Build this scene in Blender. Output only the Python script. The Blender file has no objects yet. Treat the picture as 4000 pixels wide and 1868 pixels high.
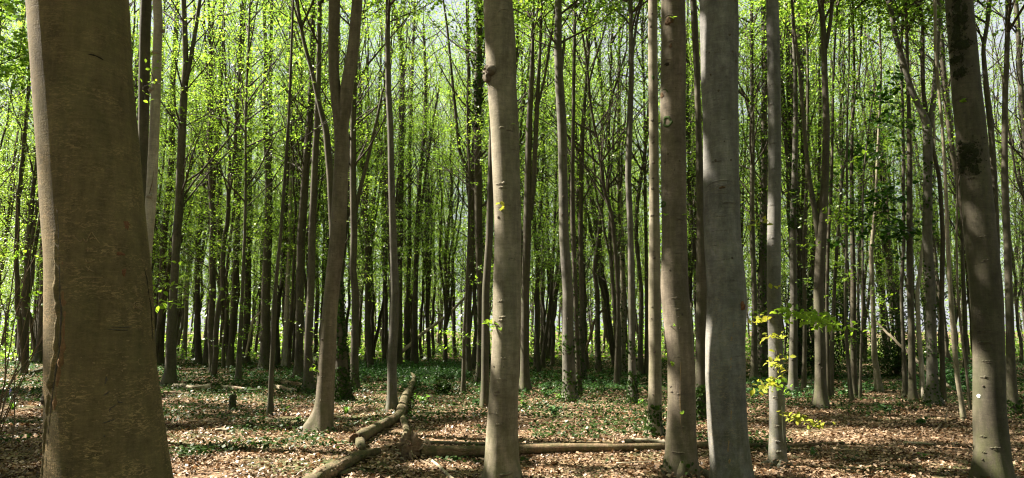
import bpy, math, random
import numpy as np
rng = np.random.default_rng(7)
random.seed(7)
SC = bpy.context.scene
COL = SC.collection

# ------------------------------------------------------------------ camera, world, sun, exposure
F = 2775.0                      # focal length in pixels of the 4000 px wide photograph
PITCH = math.atan(355.0 / F)    # horizon lies 355 px under the middle of the picture
EYE = 1.6
cam_d = bpy.data.cameras.new('camera')
cam = bpy.data.objects.new('camera', cam_d)
COL.objects.link(cam)
cam.location = (0, 0, EYE)
cam.rotation_euler = (math.pi / 2 + PITCH, 0, 0)
cam_d.sensor_width = 36
cam_d.lens = 36 * F / 4000
cam_d.clip_end = 5000
SC.camera = cam

SUN_AZ, SUN_EL = math.radians(285), math.radians(47)      # azimuth clockwise from the view direction
S = np.array([math.sin(SUN_AZ) * math.cos(SUN_EL), math.cos(SUN_AZ) * math.cos(SUN_EL), math.sin(SUN_EL)])
W = bpy.data.worlds.new('World')
SC.world = W
W.use_nodes = True
nt = W.node_tree
nt.nodes.clear()
wo = nt.nodes.new('ShaderNodeOutputWorld')
bg = nt.nodes.new('ShaderNodeBackground')
sky = nt.nodes.new('ShaderNodeTexSky')
sky.sky_type = 'NISHITA'
sky.sun_disc = False
sky.sun_elevation = SUN_EL
sky.sun_rotation = SUN_AZ
sky.dust_density = 2.0
# thin bright cloud all over the sky
tc = nt.nodes.new('ShaderNodeTexCoord')
nz = nt.nodes.new('ShaderNodeTexNoise')
nz.inputs['Scale'].default_value = 5
nz.inputs['Detail'].default_value = 6
rp = nt.nodes.new('ShaderNodeValToRGB')
rp.color_ramp.elements[0].position = 0.35
rp.color_ramp.elements[0].color = (0.72, 0.72, 0.72, 1)
rp.color_ramp.elements[1].position = 0.6
rp.color_ramp.elements[1].color = (0.9, 0.9, 0.9, 1)
mx = nt.nodes.new('ShaderNodeMixRGB')
mx.inputs[2].default_value = (2.7, 2.75, 2.9, 1)
nt.links.new(tc.outputs['Generated'], nz.inputs['Vector'])
nt.links.new(nz.outputs['Fac'], rp.inputs['Fac'])
nt.links.new(rp.outputs['Color'], mx.inputs[0])
nt.links.new(sky.outputs['Color'], mx.inputs[1])
nt.links.new(mx.outputs['Color'], bg.inputs['Color'])
bg.inputs['Strength'].default_value = 0.05
nt.links.new(bg.outputs[0], wo.inputs[0])

sun_d = bpy.data.lights.new('sun', 'SUN')
sun_d.energy = 5.0
sun_d.angle = math.radians(0.53)
sun_d.color = (1.0, 0.92, 0.79)
sun = bpy.data.objects.new('sun', sun_d)
COL.objects.link(sun)
from mathutils import Vector
sun.rotation_euler = Vector((S[0], S[1], S[2])).to_track_quat('Z', 'Y').to_euler()
sun.location = (-30, 10, 40)

SC.view_settings.view_transform = 'Standard'
SC.view_settings.look = 'None'
SC.view_settings.exposure = 2.6
SC.view_settings.gamma = 1
SC.view_settings.use_curve_mapping = False
SC.cycles.use_denoising = True
SC.cycles.max_bounces = 8
SC.cycles.diffuse_bounces = 4
SC.cycles.glossy_bounces = 2
SC.cycles.transparent_max_bounces = 4
SC.cycles.filter_width = 1.2

# ------------------------------------------------------------------ picture <-> place
def ray(x, y):
    u = (x - 2000) / F
    v = -(y - 934) / F
    c, s = math.cos(PITCH), math.sin(PITCH)
    return np.array([u, c - v * s, s + v * c])

def at_y(x, y, Y):
    d = ray(x, y)
    return np.array([0, 0, EYE]) + d * (Y / d[1])

def on_ground(x, y, z=0.0):
    d = ray(x, y)
    return np.array([0, 0, EYE]) + d * ((z - EYE) / d[2])

def project(P):
    P = np.asarray(P, float) - np.array([0, 0, EYE])
    c, s = math.cos(PITCH), math.sin(PITCH)
    zc = P[..., 1] * c + P[..., 2] * s
    yc = -P[..., 1] * s + P[..., 2] * c
    zc = np.where(zc > 0.3, zc, 0.3)
    return 2000 + F * P[..., 0] / zc, 934 - F * yc / zc

def radius(w, P):
    c, s = math.cos(PITCH), math.sin(PITCH)
    zc = P[1] * c + (P[2] - EYE) * s
    phi = math.atan2(P[0], zc)
    return w * zc * math.cos(phi) / (2 * F)

def smoothstep(a, b, x):
    t = np.clip((x - a) / (b - a), 0, 1)
    return t * t * (3 - 2 * t)

def vnoise(x, y, seed=0):
    x = np.asarray(x, float); y = np.asarray(y, float)
    xi = np.floor(x).astype(np.int64); yi = np.floor(y).astype(np.int64)
    fx = x - xi; fy = y - yi
    fx = fx * fx * (3 - 2 * fx); fy = fy * fy * (3 - 2 * fy)
    def h(a, b):
        n = (a * 374761393 + b * 668265263 + seed * 974634777) & 0x7fffffff
        n = ((n ^ (n >> 13)) * 1274126177) & 0x7fffffff
        return ((n ^ (n >> 16)) & 0xffff) / 65535.0
    return (h(xi, yi) * (1 - fx) + h(xi + 1, yi) * fx) * (1 - fy) + (h(xi, yi + 1) * (1 - fx) + h(xi + 1, yi + 1) * fx) * fy

def gz(x, y):
    x = np.asarray(x, float); y = np.asarray(y, float)
    d = np.hypot(x, y)
    z = 0.05 * (vnoise(x * .45 + 9, y * .45, 3) - .5) + 0.035 * (vnoise(x * 1.3, y * 1.3, 4) - .5)
    z = z * smoothstep(2, 8, d) * (1 + 2 * smoothstep(40, 80, d))
    z = z - 2.0 * smoothstep(42, 130, d)
    return z

# ------------------------------------------------------------------ mesh helpers
def np_mesh(name, V, faces, mats, fmat=None, smooth=True):
    """faces: list of int arrays (n,k)"""
    me = bpy.data.meshes.new(name)
    V = np.ascontiguousarray(V, np.float32)
    faces = [np.asarray(f, np.int32) for f in faces if len(f)]
    loops = np.concatenate([f.ravel() for f in faces])
    tot = np.concatenate([np.full(len(f), f.shape[1], np.int32) for f in faces])
    start = np.concatenate([[0], np.cumsum(tot)[:-1]]).astype(np.int32)
    me.vertices.add(len(V)); me.vertices.foreach_set('co', V.ravel())
    me.loops.add(len(loops)); me.loops.foreach_set('vertex_index', loops)
    me.polygons.add(len(tot)); me.polygons.foreach_set('loop_start', start)
    if smooth:
        me.polygons.foreach_set('use_smooth', np.ones(len(tot), bool))
    for m in (mats if isinstance(mats, (list, tuple)) else [mats]):
        me.materials.append(m)
    if fmat is not None:
        me.polygons.foreach_set('material_index', np.asarray(fmat, np.int32))
    me.update(calc_edges=True)
    me.validate()
    return me

def link(name, data, parent=None, loc=None):
    o = bpy.data.objects.new(name, data)
    COL.objects.link(o)
    if parent is not None:
        o.parent = parent
    if loc is not None:
        o.location = loc
    return o

def tag(o, label=None, cat=None, group=None, kind=None):
    if label: o['label'] = label
    if cat: o['category'] = cat
    if group: o['group'] = group
    if kind: o['kind'] = kind
    return o

def thing(name, label, cat, loc, group=None):
    return tag(link(name, None, None, loc), label, cat, group)

def tube(path, rad, sides=8, cap=True, lump=0.0, lobe=None, seed=0):
    """swept tube -> V, F4, F_tri; lobe: per-ring amplitude of root lobes"""
    path = np.asarray(path, float); rad = np.asarray(rad, float)
    n = len(path)
    t = np.gradient(path, axis=0)
    t /= np.linalg.norm(t, axis=1)[:, None] + 1e-9
    m = np.abs(t).mean(0)
    ref = np.eye(3)[int(np.argmin(m))]
    a = np.cross(t, ref); a /= np.linalg.norm(a, axis=1)[:, None] + 1e-9
    b = np.cross(t, a)
    th = np.linspace(0, 2 * np.pi, sides, endpoint=False)
    R = np.repeat(rad[:, None], sides, 1)
    if lump or lobe is not None:
        r = np.random.default_rng(seed)
        s = np.concatenate([[0], np.cumsum(np.linalg.norm(np.diff(path, axis=0), axis=1))])
        mod = np.zeros((n, sides))
        for k, f, am in ((1, .9, .5), (2, 1.7, .6), (3, 3.1, .5), (4, 4.5, .35), (5, 8., .25)):
            mod += am * np.cos(k * th[None] + f * s[:, None] * 1.3 + r.uniform(0, 6.3)) * np.cos(f * s[:, None] + r.uniform(0, 6.3))
        R = R * (1 + lump * mod)
        if lobe is not None:
            ph = r.uniform(0, 6.3)
            lb = np.cos(5 * th + ph) * .5 + np.cos(3 * th + ph * 2.1) * .5
            R = R * (1 + np.asarray(lobe)[:, None] * lb[None])
    V = path[:, None] + R[..., None] * (np.cos(th)[None, :, None] * a[:, None] + np.sin(th)[None, :, None] * b[:, None])
    V = V.reshape(-1, 3)
    i = np.arange(n - 1)[:, None] * sides; j = np.arange(sides)[None]; k = (j + 1) % sides
    F4 = np.stack([i + j, i + k, i + sides + k, i + sides + j], -1).reshape(-1, 4)
    F3 = np.zeros((0, 3), int)
    if cap:
        V = np.concatenate([V, path[:1], path[-1:]])
        c0, c1 = len(V) - 2, len(V) - 1
        jj = np.arange(sides); kk = (jj + 1) % sides
        e = (n - 1) * sides
        F3 = np.concatenate([np.stack([np.full(sides, c0), kk, jj], 1), np.stack([np.full(sides, c1), e + jj, e + kk], 1)])
    return V, F4, F3

class Buf:
    """collects tubes and leaves into one mesh with several materials"""
    def __init__(s): s.V = []; s.f3 = []; s.f4 = []; s.m3 = []; s.m4 = []; s.n = 0
    def add(s, V, f4=None, f3=None, m=0):
        s.V.append(V)
        if f4 is not None and len(f4): s.f4.append(np.asarray(f4) + s.n); s.m4.append(np.full(len(f4), m))
        if f3 is not None and len(f3): s.f3.append(np.asarray(f3) + s.n); s.m3.append(np.full(len(f3), m))
        s.n += len(V)
    def mesh(s, name, mats, smooth=True):
        fs = []; ms = []
        if s.f4: fs.append(np.concatenate(s.f4)); ms.append(np.concatenate(s.m4))
        if s.f3: fs.append(np.concatenate(s.f3)); ms.append(np.concatenate(s.m3))
        return np_mesh(name, np.concatenate(s.V), fs, mats, np.concatenate(ms), smooth)

def norm(a):
    return a / (np.linalg.norm(a, axis=-1, keepdims=True) + 1e-9)

def leaf_quads(C, N, size, r=rng, aspect=.62):
    """rhombic leaves at C with normals N -> V, F4"""
    n = len(C)
    size = np.broadcast_to(np.asarray(size, float), (n,))
    d = norm(r.normal(size=(n, 3)))
    a = norm(np.cross(N, d)); b = np.cross(N, a)
    L = (size * .5)[:, None]; Wd = L * aspect
    V = np.stack([C - a * L, C + b * Wd - a * L * .1, C + a * L, C - b * Wd - a * L * .1], 1).reshape(-1, 3)
    F4 = np.arange(4 * n).reshape(n, 4)
    return V, F4

def leaf_fold(C, N, size, r=rng, aspect=.6, fold=.25):
    """leaves folded at the midrib (six points, four triangles)"""
    n = len(C)
    size = np.broadcast_to(np.asarray(size, float), (n,))
    d = norm(r.normal(size=(n, 3)))
    a = norm(np.cross(N, d)); b = np.cross(N, a)
    L = (size * .5)[:, None]; Wd = L * aspect
    fl = (fold * r.uniform(-.6, 1.4, n))[:, None] * Wd
    cu = (r.uniform(-.25, .35, n))[:, None] * L
    V = np.stack([C - a * L + N * cu, C + b * Wd - a * L * .35 + N * fl, C + b * Wd * .85 + a * L * .35 + N * fl,
                  C + a * L + N * cu, C - b * Wd * .85 + a * L * .35 + N * fl, C - b * Wd - a * L * .35 + N * fl], 1).reshape(-1, 3)
    k = np.arange(n)[:, None] * 6
    F4 = np.concatenate([k + np.array([[0, 1, 2, 3]]), k + np.array([[0, 3, 4, 5]])])
    return V, F4

# ------------------------------------------------------------------ materials
def mat(name):
    m = bpy.data.materials.new(name)
    m.use_nodes = True
    t = m.node_tree
    t.nodes.clear()
    out = t.nodes.new('ShaderNodeOutputMaterial')
    return m, t, out

def N_(t, kind, **kw):
    n = t.nodes.new(kind)
    for k, v in kw.items():
        setattr(n, k, v)
    return n

def ramp(t, stops, src):
    r = t.nodes.new('ShaderNodeValToRGB')
    e = r.color_ramp.elements
    while len(e) < len(stops): e.new(.5)
    for q, (p, c) in zip(e, stops):
        q.position = p
        q.color = (c, c, c, 1) if not hasattr(c, '__len__') else (*c, 1)
    t.links.new(src, r.inputs['Fac'])
    return r.outputs['Color']

def mixc(t, fac, a, b, mode='MIX'):
    m = t.nodes.new('ShaderNodeMixRGB'); m.blend_type = mode
    for i, v in ((0, fac), (1, a), (2, b)):
        if hasattr(v, 'links') or isinstance(v, bpy.types.NodeSocket): t.links.new(v, m.inputs[i])
        elif hasattr(v, '__len__'): m.inputs[i].default_value = (*v, 1)
        else: m.inputs[i].default_value = v
    return m.outputs[0]

def noise(t, vec, scale, detail=5, rough=.6, dist=0.):
    n = t.nodes.new('ShaderNodeTexNoise')
    n.inputs['Scale'].default_value = scale; n.inputs['Detail'].default_value = detail
    n.inputs['Roughness'].default_value = rough; n.inputs['Distortion'].default_value = dist
    t.links.new(vec, n.inputs['Vector'])
    return n.outputs['Fac']

def mapped(t, scale, off=(0, 0, 0)):
    c = t.nodes.new('ShaderNodeTexCoord'); m = t.nodes.new('ShaderNodeMapping')
    m.inputs['Scale'].default_value = scale; m.inputs['Location'].default_value = off
    t.links.new(c.outputs['Object'], m.inputs['Vector'])
    return m.outputs['Vector']

def bark(name, dark, light, fleck=None, fleck_amt=.5, algae=.3, algae_col=(.10, .11, .04), bump=.5, spot=.4, scale=1.):
    m, t, out = mat(name)
    b = N_(t, 'ShaderNodeBsdfPrincipled')
    b.inputs['Roughness'].default_value = .85
    b.inputs['Specular IOR Level'].default_value = .25
    big = noise(t, mapped(t, (1.6 * scale, 1.6 * scale, .9 * scale)), 1.6, 4, .55)
    mid = noise(t, mapped(t, (7 * scale, 7 * scale, 4 * scale)), 2.2, 6, .65)
    hor = noise(t, mapped(t, (6 * scale, 6 * scale, 34 * scale)), 1.0, 6, .7, 1.2)
    ver = noise(t, mapped(t, (60 * scale, 60 * scale, 9 * scale)), 1.2, 4, .65)
    fin = noise(t, mapped(t, (120 * scale, 120 * scale, 120 * scale)), 1., 3, .7)
    c = ramp(t, [(.38, dark), (.62, light)], mixc(t, .45, big, mid))
    c = mixc(t, .55, c, ramp(t, [(.32, .58), (.68, 1.3)], hor), 'MULTIPLY')
    c = mixc(t, .30, c, ramp(t, [(.3, .75), (.7, 1.2)], ver), 'MULTIPLY')
    c = mixc(t, .6, c, ramp(t, [(.35, .5), (.62, 1.2)], noise(t, mapped(t, (6, 6, .6), (2, 9, 4)), 1.3, 6, .65)), 'MULTIPLY')
    c = mixc(t, .5, c, ramp(t, [(.3, .7), (.7, 1.25)], fin), 'MULTIPLY')
    al = ramp(t, [(.45, 0.), (.68, 1.)], noise(t, mapped(t, (2.2, 2.2, .8), (5, 2, 3)), 1.5, 6, .65))
    fa = N_(t, 'ShaderNodeMath', operation='MULTIPLY'); fa.inputs[1].default_value = algae
    t.links.new(al, fa.inputs[0])
    co = t.nodes.new('ShaderNodeTexCoord'); sx = t.nodes.new('ShaderNodeSeparateXYZ'); t.links.new(co.outputs['Object'], sx.inputs[0])
    lowm = N_(t, 'ShaderNodeMapRange'); lowm.inputs[1].default_value = 0.; lowm.inputs[2].default_value = .9; lowm.inputs[3].default_value = 1.; lowm.inputs[4].default_value = 0.
    t.links.new(sx.outputs['Z'], lowm.inputs[0])
    lm = N_(t, 'ShaderNodeMath', operation='MULTIPLY'); t.links.new(lowm.outputs[0], lm.inputs[0]); t.links.new(ramp(t, [(.42, 0.), (.58, .75)], noise(t, mapped(t, (5, 5, 2.5), (9, 1, 1)), 1.6, 6, .7)), lm.inputs[1])
    c = mixc(t, lm.outputs[0], c, (.055, .062, .018))
    c = mixc(t, fa.outputs[0], c, algae_col)
    if fleck is not None:
        fl = noise(t, mapped(t, (22, 22, 66), (3, 1, 7)), 1.2, 6, .75, .9)
        area = ramp(t, [(.43, .10), (.62, 1.)], noise(t, mapped(t, (3.2, 3.2, 4.5), (8, 8, 1)), 1.5, 5, .6))
        q = N_(t, 'ShaderNodeMath', operation='MULTIPLY'); t.links.new(ramp(t, [(.515, 0.), (.56, 1.)], fl), q.inputs[0]); 
        hm = N_(t, 'ShaderNodeMapRange'); hm.inputs[1].default_value = 1.2; hm.inputs[2].default_value = 3.6; hm.inputs[3].default_value = 1.25; hm.inputs[4].default_value = .35
        t.links.new(sx.outputs['Z'], hm.inputs[0])
        ah = N_(t, 'ShaderNodeMath', operation='MULTIPLY'); t.links.new(area, ah.inputs[0]); t.links.new(hm.outputs[0], ah.inputs[1]); t.links.new(ah.outputs[0], q.inputs[1])
        q2 = N_(t, 'ShaderNodeMath', operation='MULTIPLY'); t.links.new(q.outputs[0], q2.inputs[0]); q2.inputs[1].default_value = fleck_amt
        c = mixc(t, q2.outputs[0], c, fleck)
    # lichen dots and dark specks
    sp = ramp(t, [(.66, 0.), (.74, 1.)], noise(t, mapped(t, (26, 26, 22), (1, 4, 2)), 1.5, 3, .6))
    q = N_(t, 'ShaderNodeMath', operation='MULTIPLY'); t.links.new(sp, q.inputs[0]); q.inputs[1].default_value = spot
    c = mixc(t, q.outputs[0], c, tuple(x * .35 for x in dark))
    t.links.new(c, b.inputs['Base Color'])
    h = mixc(t, .5, hor, mid); h = mixc(t, .3, h, ver); h = mixc(t, .25, h, fin)
    bp = N_(t, 'ShaderNodeBump'); bp.inputs['Strength'].default_value = bump; bp.inputs['Distance'].default_value = .012
    t.links.new(h, bp.inputs['Height']); t.links.new(bp.outputs[0], b.inputs['Normal'])
    t.links.new(b.outputs[0], out.inputs[0])
    return m

def leaf_mat(name, stops, trans, tw=.5, gloss=.12, damp=False):
    """thin leaf: colour varies leaf by leaf; light passes through"""
    m, t, out = mat(name)
    g = N_(t, 'ShaderNodeNewGeometry'); oi = N_(t, 'ShaderNodeObjectInfo')
    ad = N_(t, 'ShaderNodeMath', operation='MULTIPLY_ADD'); ad.inputs[1].default_value = .3
    t.links.new(oi.outputs['Random'], ad.inputs[0]); 
    sc_ = N_(t, 'ShaderNodeMath', operation='MULTIPLY'); sc_.inputs[1].default_value = .7
    t.links.new(g.outputs['Random Per Island'], sc_.inputs[0]); t.links.new(sc_.outputs[0], ad.inputs[2])
    c = ramp(t, stops, ad.outputs[0])
    if damp:
        c = mixc(t, .7, c, ramp(t, [(.36, (.42, .38, .34)), (.60, (1.08, 1.04, 1.0))], noise(t, mapped(t, (1, 1, 1)), 1.1, 5, .65)), 'MULTIPLY')
    d = N_(t, 'ShaderNodeBsdfDiffuse'); t.links.new(c, d.inputs['Color'])
    tr = N_(t, 'ShaderNodeBsdfTranslucent'); t.links.new(mixc(t, 1., c, trans, 'MULTIPLY'), tr.inputs['Color'])
    mxs = N_(t, 'ShaderNodeMixShader'); mxs.inputs[0].default_value = tw
    t.links.new(d.outputs[0], mxs.inputs[1]); t.links.new(tr.outputs[0], mxs.inputs[2])
    if gloss:
        gl = N_(t, 'ShaderNodeBsdfGlossy'); gl.inputs['Roughness'].default_value = .45; gl.inputs['Color'].default_value = (.6, .6, .6, 1)
        fr = N_(t, 'ShaderNodeLayerWeight'); fr.inputs['Blend'].default_value = .25
        fm = N_(t, 'ShaderNodeMath', operation='MULTIPLY'); fm.inputs[1].default_value = gloss; t.links.new(fr.outputs['Fresnel'], fm.inputs[0])
        m2 = N_(t, 'ShaderNodeMixShader'); t.links.new(fm.outputs[0], m2.inputs[0]); t.links.new(mxs.outputs[0], m2.inputs[1]); t.links.new(gl.outputs[0], m2.inputs[2])
        t.links.new(m2.outputs[0], out.inputs[0])
    else:
        t.links.new(mxs.outputs[0], out.inputs[0])
    return m

def plain(name, c0, c1, scale=30, rough=.85, bump=.4):
    m, t, out = mat(name)
    b = N_(t, 'ShaderNodeBsdfPrincipled'); b.inputs['Roughness'].default_value = rough; b.inputs['Specular IOR Level'].default_value = .2
    n = noise(t, mapped(t, (1, 1, 1)), scale, 6, .7)
    t.links.new(ramp(t, [(.3, c0), (.7, c1)], n), b.inputs['Base Color'])
    bp = N_(t, 'ShaderNodeBump'); bp.inputs['Strength'].default_value = bump; bp.inputs['Distance'].default_value = .01
    t.links.new(n, bp.inputs['Height']); t.links.new(bp.outputs[0], b.inputs['Normal'])
    t.links.new(b.outputs[0], out.inputs[0])
    return m

M = {}
M['bark_old'] = bark('bark_old', (.090, .064, .027), (.160, .118, .053), (.30, .20, .095), .72, .4, (.080, .076, .027), .8, .2)
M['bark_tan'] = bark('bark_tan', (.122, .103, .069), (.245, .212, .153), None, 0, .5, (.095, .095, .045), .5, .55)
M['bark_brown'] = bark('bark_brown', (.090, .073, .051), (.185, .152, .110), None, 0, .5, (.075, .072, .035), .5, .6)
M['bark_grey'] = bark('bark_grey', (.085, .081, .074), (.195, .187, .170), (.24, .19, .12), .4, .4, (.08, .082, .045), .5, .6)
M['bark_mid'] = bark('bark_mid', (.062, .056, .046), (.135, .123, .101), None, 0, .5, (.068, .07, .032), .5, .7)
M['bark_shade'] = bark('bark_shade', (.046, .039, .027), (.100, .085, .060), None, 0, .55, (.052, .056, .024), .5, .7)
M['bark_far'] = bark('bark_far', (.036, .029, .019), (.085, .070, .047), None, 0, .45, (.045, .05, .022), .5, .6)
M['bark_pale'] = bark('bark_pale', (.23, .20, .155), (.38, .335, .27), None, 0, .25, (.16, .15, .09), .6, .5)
M['twig'] = plain('twig_bark', (.035, .028, .02), (.07, .056, .04), 20)
M['dark_cut'] = plain('dark_crack', (.012, .010, .007), (.03, .024, .015), 60)
M['tan_scar'] = plain('tan_scar', (.15, .105, .052), (.25, .175, .088), 80)
M['red_lip'] = plain('reddish_bark', (.10, .055, .024), (.20, .11, .05), 50)
M['red_scar'] = plain('red_scar', (.10, .045, .022), (.19, .085, .04), 60)
M['knot'] = plain('knot_bark', (.045, .036, .026), (.10, .082, .06), 60, .9, .8)
M['moss'] = plain('moss_dark', (.012, .014, .006), (.035, .04, .016), 90, .95, 1.)
M['moss_green'] = plain('moss_green', (.02, .035, .008), (.05, .085, .02), 90, .95, 1.)
M['lichen'] = plain('lichen_white', (.45, .46, .42), (.62, .63, .58), 90)
M['log_bark'] = bark('log_bark', (.055, .039, .022), (.21, .155, .09), (.035, .025, .015), .9, .5, (.10, .105, .035), 1.4, .9, 2.2)
M['log_bare'] = bark('log_bare', (.070, .043, .023), (.21, .145, .082), (.30, .22, .14), .5, .3, (.06, .055, .025), 1., .6, 1.8)
M['deadwood'] = bark('deadwood', (.34, .27, .19), (.52, .44, .33), None, 0, .1, (.2, .18, .1), .7, .4)
M['rot'] = plain('rotten_wood', (.03, .02, .012), (.16, .10, .055), 40, .95, 1.)
M['root'] = plain('root_bark', (.075, .05, .03), (.21, .15, .095), 26, .9, 1.)

M['leaf_beech'] = leaf_mat('leaf_beech', [(0., (.050, .105, .017)), (.45, (.098, .170, .026)), (.8, (.15, .225, .036)), (1., (.20, .265, .05))], (2.2, 2.15, 1.3), .57)
M['leaf_dark'] = leaf_mat('leaf_dark', [(0., (.016, .05, .010)), (.6, (.035, .085, .016)), (1., (.08, .14, .03))], (1.5, 1.6, .8), .35)
M['leaf_gold'] = leaf_mat('leaf_gold', [(0., (.17, .25, .035)), (.5, (.27, .31, .045)), (1., (.40, .31, .05))], (1.4, 1.35, .8), .5)
M['leaf_lime'] = leaf_mat('leaf_lime', [(0., (.09, .19, .02)), (.6, (.16, .27, .035)), (1., (.24, .32, .045))], (1.7, 1.6, .8), .5)
M['ivy'] = leaf_mat('ivy_leaf', [(0., (.012, .028, .007)), (.6, (.03, .056, .013)), (.9, (.058, .092, .025)), (1., (.11, .15, .045))], (1.2, 1.4, .7), .25, .03)
M['herb'] = leaf_mat('herb_leaf', [(0., (.025, .07, .02)), (.6, (.05, .12, .035)), (1., (.10, .19, .06))], (1.4, 1.5, .8), .35, .08)
M['grass'] = leaf_mat('grass_blade', [(0., (.06, .15, .02)), (1., (.16, .30, .05))], (1.5, 1.5, .8), .4)
M['petal'] = leaf_mat('bluebell_petal', [(0., (.24, .20, .55)), (1., (.38, .34, .7))], (1, 1, 1), .4)
M['litter'] = leaf_mat('dead_leaf', [(0., (.034, .022, .013)), (.3, (.095, .060, .034)), (.55, (.24, .16, .098)), (.8, (.44, .33, .235)), (.94, (.60, .49, .38)), (1., (.32, .145, .055))], (1.0, .75, .5), .15, .06, True)

def soil():
    m, t, out = mat('leafy_soil')
    b = N_(t, 'ShaderNodeBsdfPrincipled'); b.inputs['Roughness'].default_value = .95; b.inputs['Specular IOR Level'].default_value = .1
    v = N_(t, 'ShaderNodeTexVoronoi'); v.inputs['Scale'].default_value = 16; v.inputs['Randomness'].default_value = 1
    t.links.new(mapped(t, (1, 1, 1)), v.inputs['Vector'])
    sep = N_(t, 'ShaderNodeSeparateColor'); t.links.new(v.outputs['Color'], sep.inputs[0])
    c = ramp(t, [(0., (.035, .022, .013)), (.4, (.10, .06, .033)), (.75, (.21, .14, .08)), (1., (.33, .24, .16))], sep.outputs[0])
    n = noise(t, mapped(t, (1, 1, 1)), 3., 6, .6)
    c = mixc(t, .7, c, ramp(t, [(.3, .45), (.7, 1.2)], n), 'MULTIPLY')
    gr = ramp(t, [(.48, 0.), (.62, .75)], noise(t, mapped(t, (1, 1, 1), (4, 4, 0)), .45, 5, .6))
    c = mixc(t, gr, c, (.035, .06, .018))
    t.links.new(c, b.inputs['Base Color'])
    bp = N_(t, 'ShaderNodeBump'); bp.inputs['Strength'].default_value = .9; bp.inputs['Distance'].default_value = .03
    t.links.new(v.outputs['Distance'], bp.inputs['Height']); t.links.new(bp.outputs[0], b.inputs['Normal'])
    t.links.new(b.outputs[0], out.inputs[0])
    return m
M['soil'] = soil()

# ------------------------------------------------------------------ where the sun gets through the canopy
# openings (photo pixels on the ground, share left open)
OPEN = [(640, 1430, 1688, 2000, .97), (1430, 1640, 1770, 2000, .8), (1640, 1900, 1775, 2000, .75), (2030, 2640, 1782, 2000, .97), (2900, 3800, 1800, 2000, .8),
        (3950, 4300, 1800, 2000, .8), (600, 1150, 1535, 1578, .95), (-50, 190, 1496, 1516, .9), (1340, 1640, 1500, 1790, .62),
        (1550, 1950, 1590, 1645, .62), (1500, 2640, 1672, 1735, .66), (1640, 2640, 1735, 1782, .85), (640, 1180, 1390, 1455, .55),
        (1900, 2600, 1590, 1665, .45), (2900, 3500, 1560, 1600, .35), (1380, 1900, 1440, 1520, .4)]
def openness(gx, gy):
    px, py = project(np.stack([gx, gy, np.zeros_like(gx)], -1))
    jx = (vnoise(gx * 1.1, gy * 1.1, 21) - .5) * 260
    jy = (vnoise(gx * 1.1, gy * 1.1, 22) - .5) * 26
    o = np.full(gx.shape, .10)
    for x0, x1, y0, y1, a in OPEN:
        s = smoothstep(x0 - 60, x0 + 60, px + jx) * (1 - smoothstep(x1 - 60, x1 + 60, px + jx)) * \
            smoothstep(y0 - 7, y0 + 7, py + jy) * (1 - smoothstep(y1 - 7, y1 + 7, py + jy))
        o = np.maximum(o, a * s)
    return o
LIT_TRUNKS = []          # (x, y, radius, z0, z1, share); a share below zero keeps the leaves that shade it
def sun_keep(P):
    """which canopy leaves at P may stay"""
    t = P[:, 2] / S[2]
    gx = P[:, 0] - S[0] * t; gy = P[:, 1] - S[1] * t
    hole = .62 * vnoise(gx * 1.3, gy * 2.2, 11) + .25 * vnoise(gx * 3.6, gy * 5.0, 12) + .13 * vnoise(gx * 10., gy * 12, 13)
    hole = np.clip((hole - .22) / .56, 0, 1)
    keep = hole > openness(gx, gy)
    sh = np.array([S[0], S[1]]); sl = np.linalg.norm(sh); sh = sh / sl
    for (x, y, r, z0, z1, a) in LIT_TRUNKS:
        dx = P[:, 0] - x; dy = P[:, 1] - y
        along = dx * sh[0] + dy * sh[1]
        off = np.abs(dx * sh[1] - dy * sh[0])
        zt = P[:, 2] - along * S[2] / sl
        hit = (along > 0) & (off < r * 1.35 + .03) & (zt > z0) & (zt < z1)
        h2 = vnoise(zt * 2.0 + x * 7, off * 5 + x, 31) * .6 + .4 * vnoise(zt * 6 + y, off * 12, 32); h2 = np.clip((h2 - .22) / .56, 0, 1)
        keep = keep | (hit & (h2 < -a)) if a < 0 else keep & ~(hit & (h2 < a))
    return keep

# ------------------------------------------------------------------ setting: ground
def axis(n, a, p):
    u = np.linspace(-1, 1, n)
    return np.sign(u) * (np.abs(u) ** p) * a
gxs = axis(181, 900, 3.2); gys = np.concatenate([np.linspace(-60, 0, 20)[:-1], np.linspace(0, 1, 160) ** 3.0 * 1500])
GX, GY = np.meshgrid(gxs, gys)
GV = np.stack([GX, GY, gz(GX, GY)], -1).reshape(-1, 3)
nx, ny = len(gxs), len(gys)
ii = (np.arange(ny - 1)[:, None] * nx + np.arange(nx - 1)[None]).ravel()
ground = tag(link('ground', np_mesh('ground', GV, [np.stack([ii, ii + 1, ii + nx + 1, ii + nx], 1)], M['soil'])), kind='structure')

# ------------------------------------------------------------------ trees measured in the photograph
class Tree: pass
TREES = {}
def smooth(a, k):
    if k < 2: return a
    w = np.hanning(k + 2)[1:-1]; w /= w.sum()
    p = k // 2
    return np.convolve(np.pad(a, (p, k - 1 - p), mode='edge'), w, 'valid')

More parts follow.
